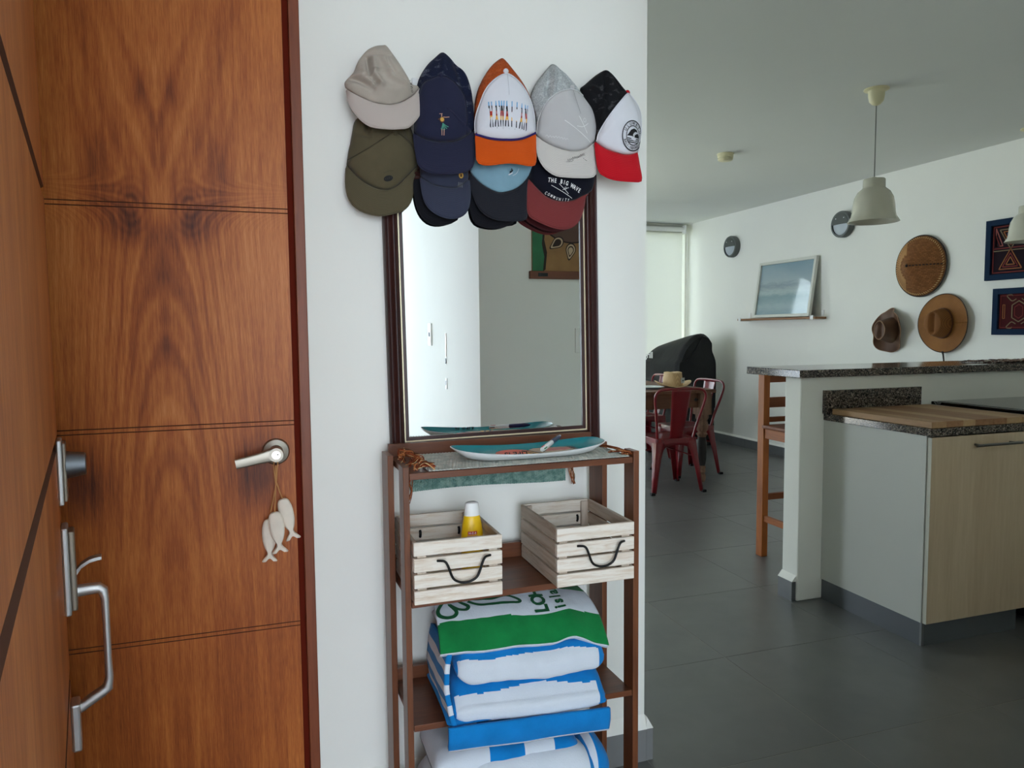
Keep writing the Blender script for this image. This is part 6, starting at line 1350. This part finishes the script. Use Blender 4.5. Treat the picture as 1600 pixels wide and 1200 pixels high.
MB().prism([(-.012, -.006), (-.004, .006), (.004, .002), (.012, .004), (.008, -.006)], Tq @ Matrix.Translation((0, 0, .003)), .001).build('patch_figure', BLACKIRON, q_)
pl2 = thing('dinner_plate', 'pale plate on the dining table beside the cowboy hat', 'plate', (3.22, 5.80, .823))
MB().lathe([(0, .004), (.07, .004), (.085, .010), (.125, .018), (.126, .020), (.085, .013), (.07, .0075), (0, .0075)], Matrix.Translation((3.22, 5.80, .822)), 40).build('plate_body', plain('pale_glaze', rgb(196, 204, 204), .25), pl2, smooth=50)
MB().lathe([(0, .0), (.075, .0), (.075, .006), (0, .006)], Matrix.Translation((3.22, 5.80, .8222)), 32).build('plate_foot', plain('plate_foot', rgb(150, 156, 156), .4), pl2, smooth=40)
# grill under its cover: profile across x, long axis along y
CV = plain('black_cover_cloth', rgb(13, 14, 17), .6, var=.1, vscale=6, bump=.25, bscale=9, bdist=.02, spec=.35)
gl = thing('covered_grill', 'gas grill under a black fitted cover by the far window', 'grill', (4.6, 7.65, 0))
gp = [(4.375, .10), (4.368, .35), (4.36, .62), (4.352, .86), (4.345, .97), (4.372, 1.00), (4.395, 1.06), (4.43, 1.13), (4.49, 1.205), (4.56, 1.265), (4.63, 1.298), (4.70, 1.302), (4.755, 1.275), (4.80, 1.235), (4.808, 1.19), (4.805, 1.13), (4.835, 1.06), (4.862, .98), (4.868, .86), (4.86, .60), (4.85, .35), (4.845, .10)]
gpr = resample([(x, 0, z) for x, z in crom(gp, 4, False)], 70)
def gsk(u, w):
    p = gpr[int(round(w*70))]; y = 7.20+.86*u; k = 1.0; e = min(u, 1-u)
    s = .92+.08*min(1, e/.06); cx, cz = 4.60, .75; d = .010*nz(p.x*5, y*4, p.z*5, 1, 11)
    return (cx+(p.x-cx)*s + d, y, cz+(p.z-cz)*(s if p.z > .9 else 1) + d*.6 - (max(0, p.z-.95)*.42*u**1.3))
m = MB(); m.grid(gsk, 60, 70)
b0 = len(m.v); n0 = 71
for ue, yy in ((0, 7.2), (1, 8.06)):
    ringp = [Vector(gsk(ue, k/70)) for k in range(71)]; c0 = Vector((4.60, yy, .8)); b0 = len(m.v)
    pp = []
    for s in (1.0, .7, .35): pp += [c0+(p-c0)*s + Vector((0, .012*(1-s)*(-1 if ue == 0 else 1)+.006*nz(p.x*6, s*4, p.z*6, 1, 13), 0)) for p in ringp]
    m.add(pp, [(i*71+k, i*71+k+1, (i+1)*71+k+1, (i+1)*71+k) for i in range(2) for k in range(70)] + [tuple(142+k for k in range(71))])
m.build('cover', CV, gl, smooth=50)
MB().tube([Vector(gsk(0, k/70)) + Vector((0, -.002, 0)) for k in range(14, 62)], .0045, 6).build('cover_piping', CV, gl, smooth=60)
arc = crom([(4.66, 7.19, 1.27), (4.60, 7.187, 1.17), (4.53, 7.185, 1.07), (4.44, 7.186, 1.00), (4.37, 7.19, .975)], 5, False)
MB().tube(arc, .006, 6).build('cover_seam', CV, gl, smooth=60)
for x in (4.40, 4.82):
    for y in (7.28, 7.98): MB().cyl((x-.02, y, .045), (x+.02, y, .045), .045, n=20).build('caster', BLACKIRON, gl, smooth=40)
MB().box(4.385, 4.83, 7.24, 8.02, .085, .14).build('grill_base', BLACKIRON, gl)
m = MB(); vs, fs = glyphs('grill'); m.add([Vector((4.366, 7.90-x*.10, 1.045+y*.075)) for x, y in vs], fs); m.build('cover_lettering', THW, gl)
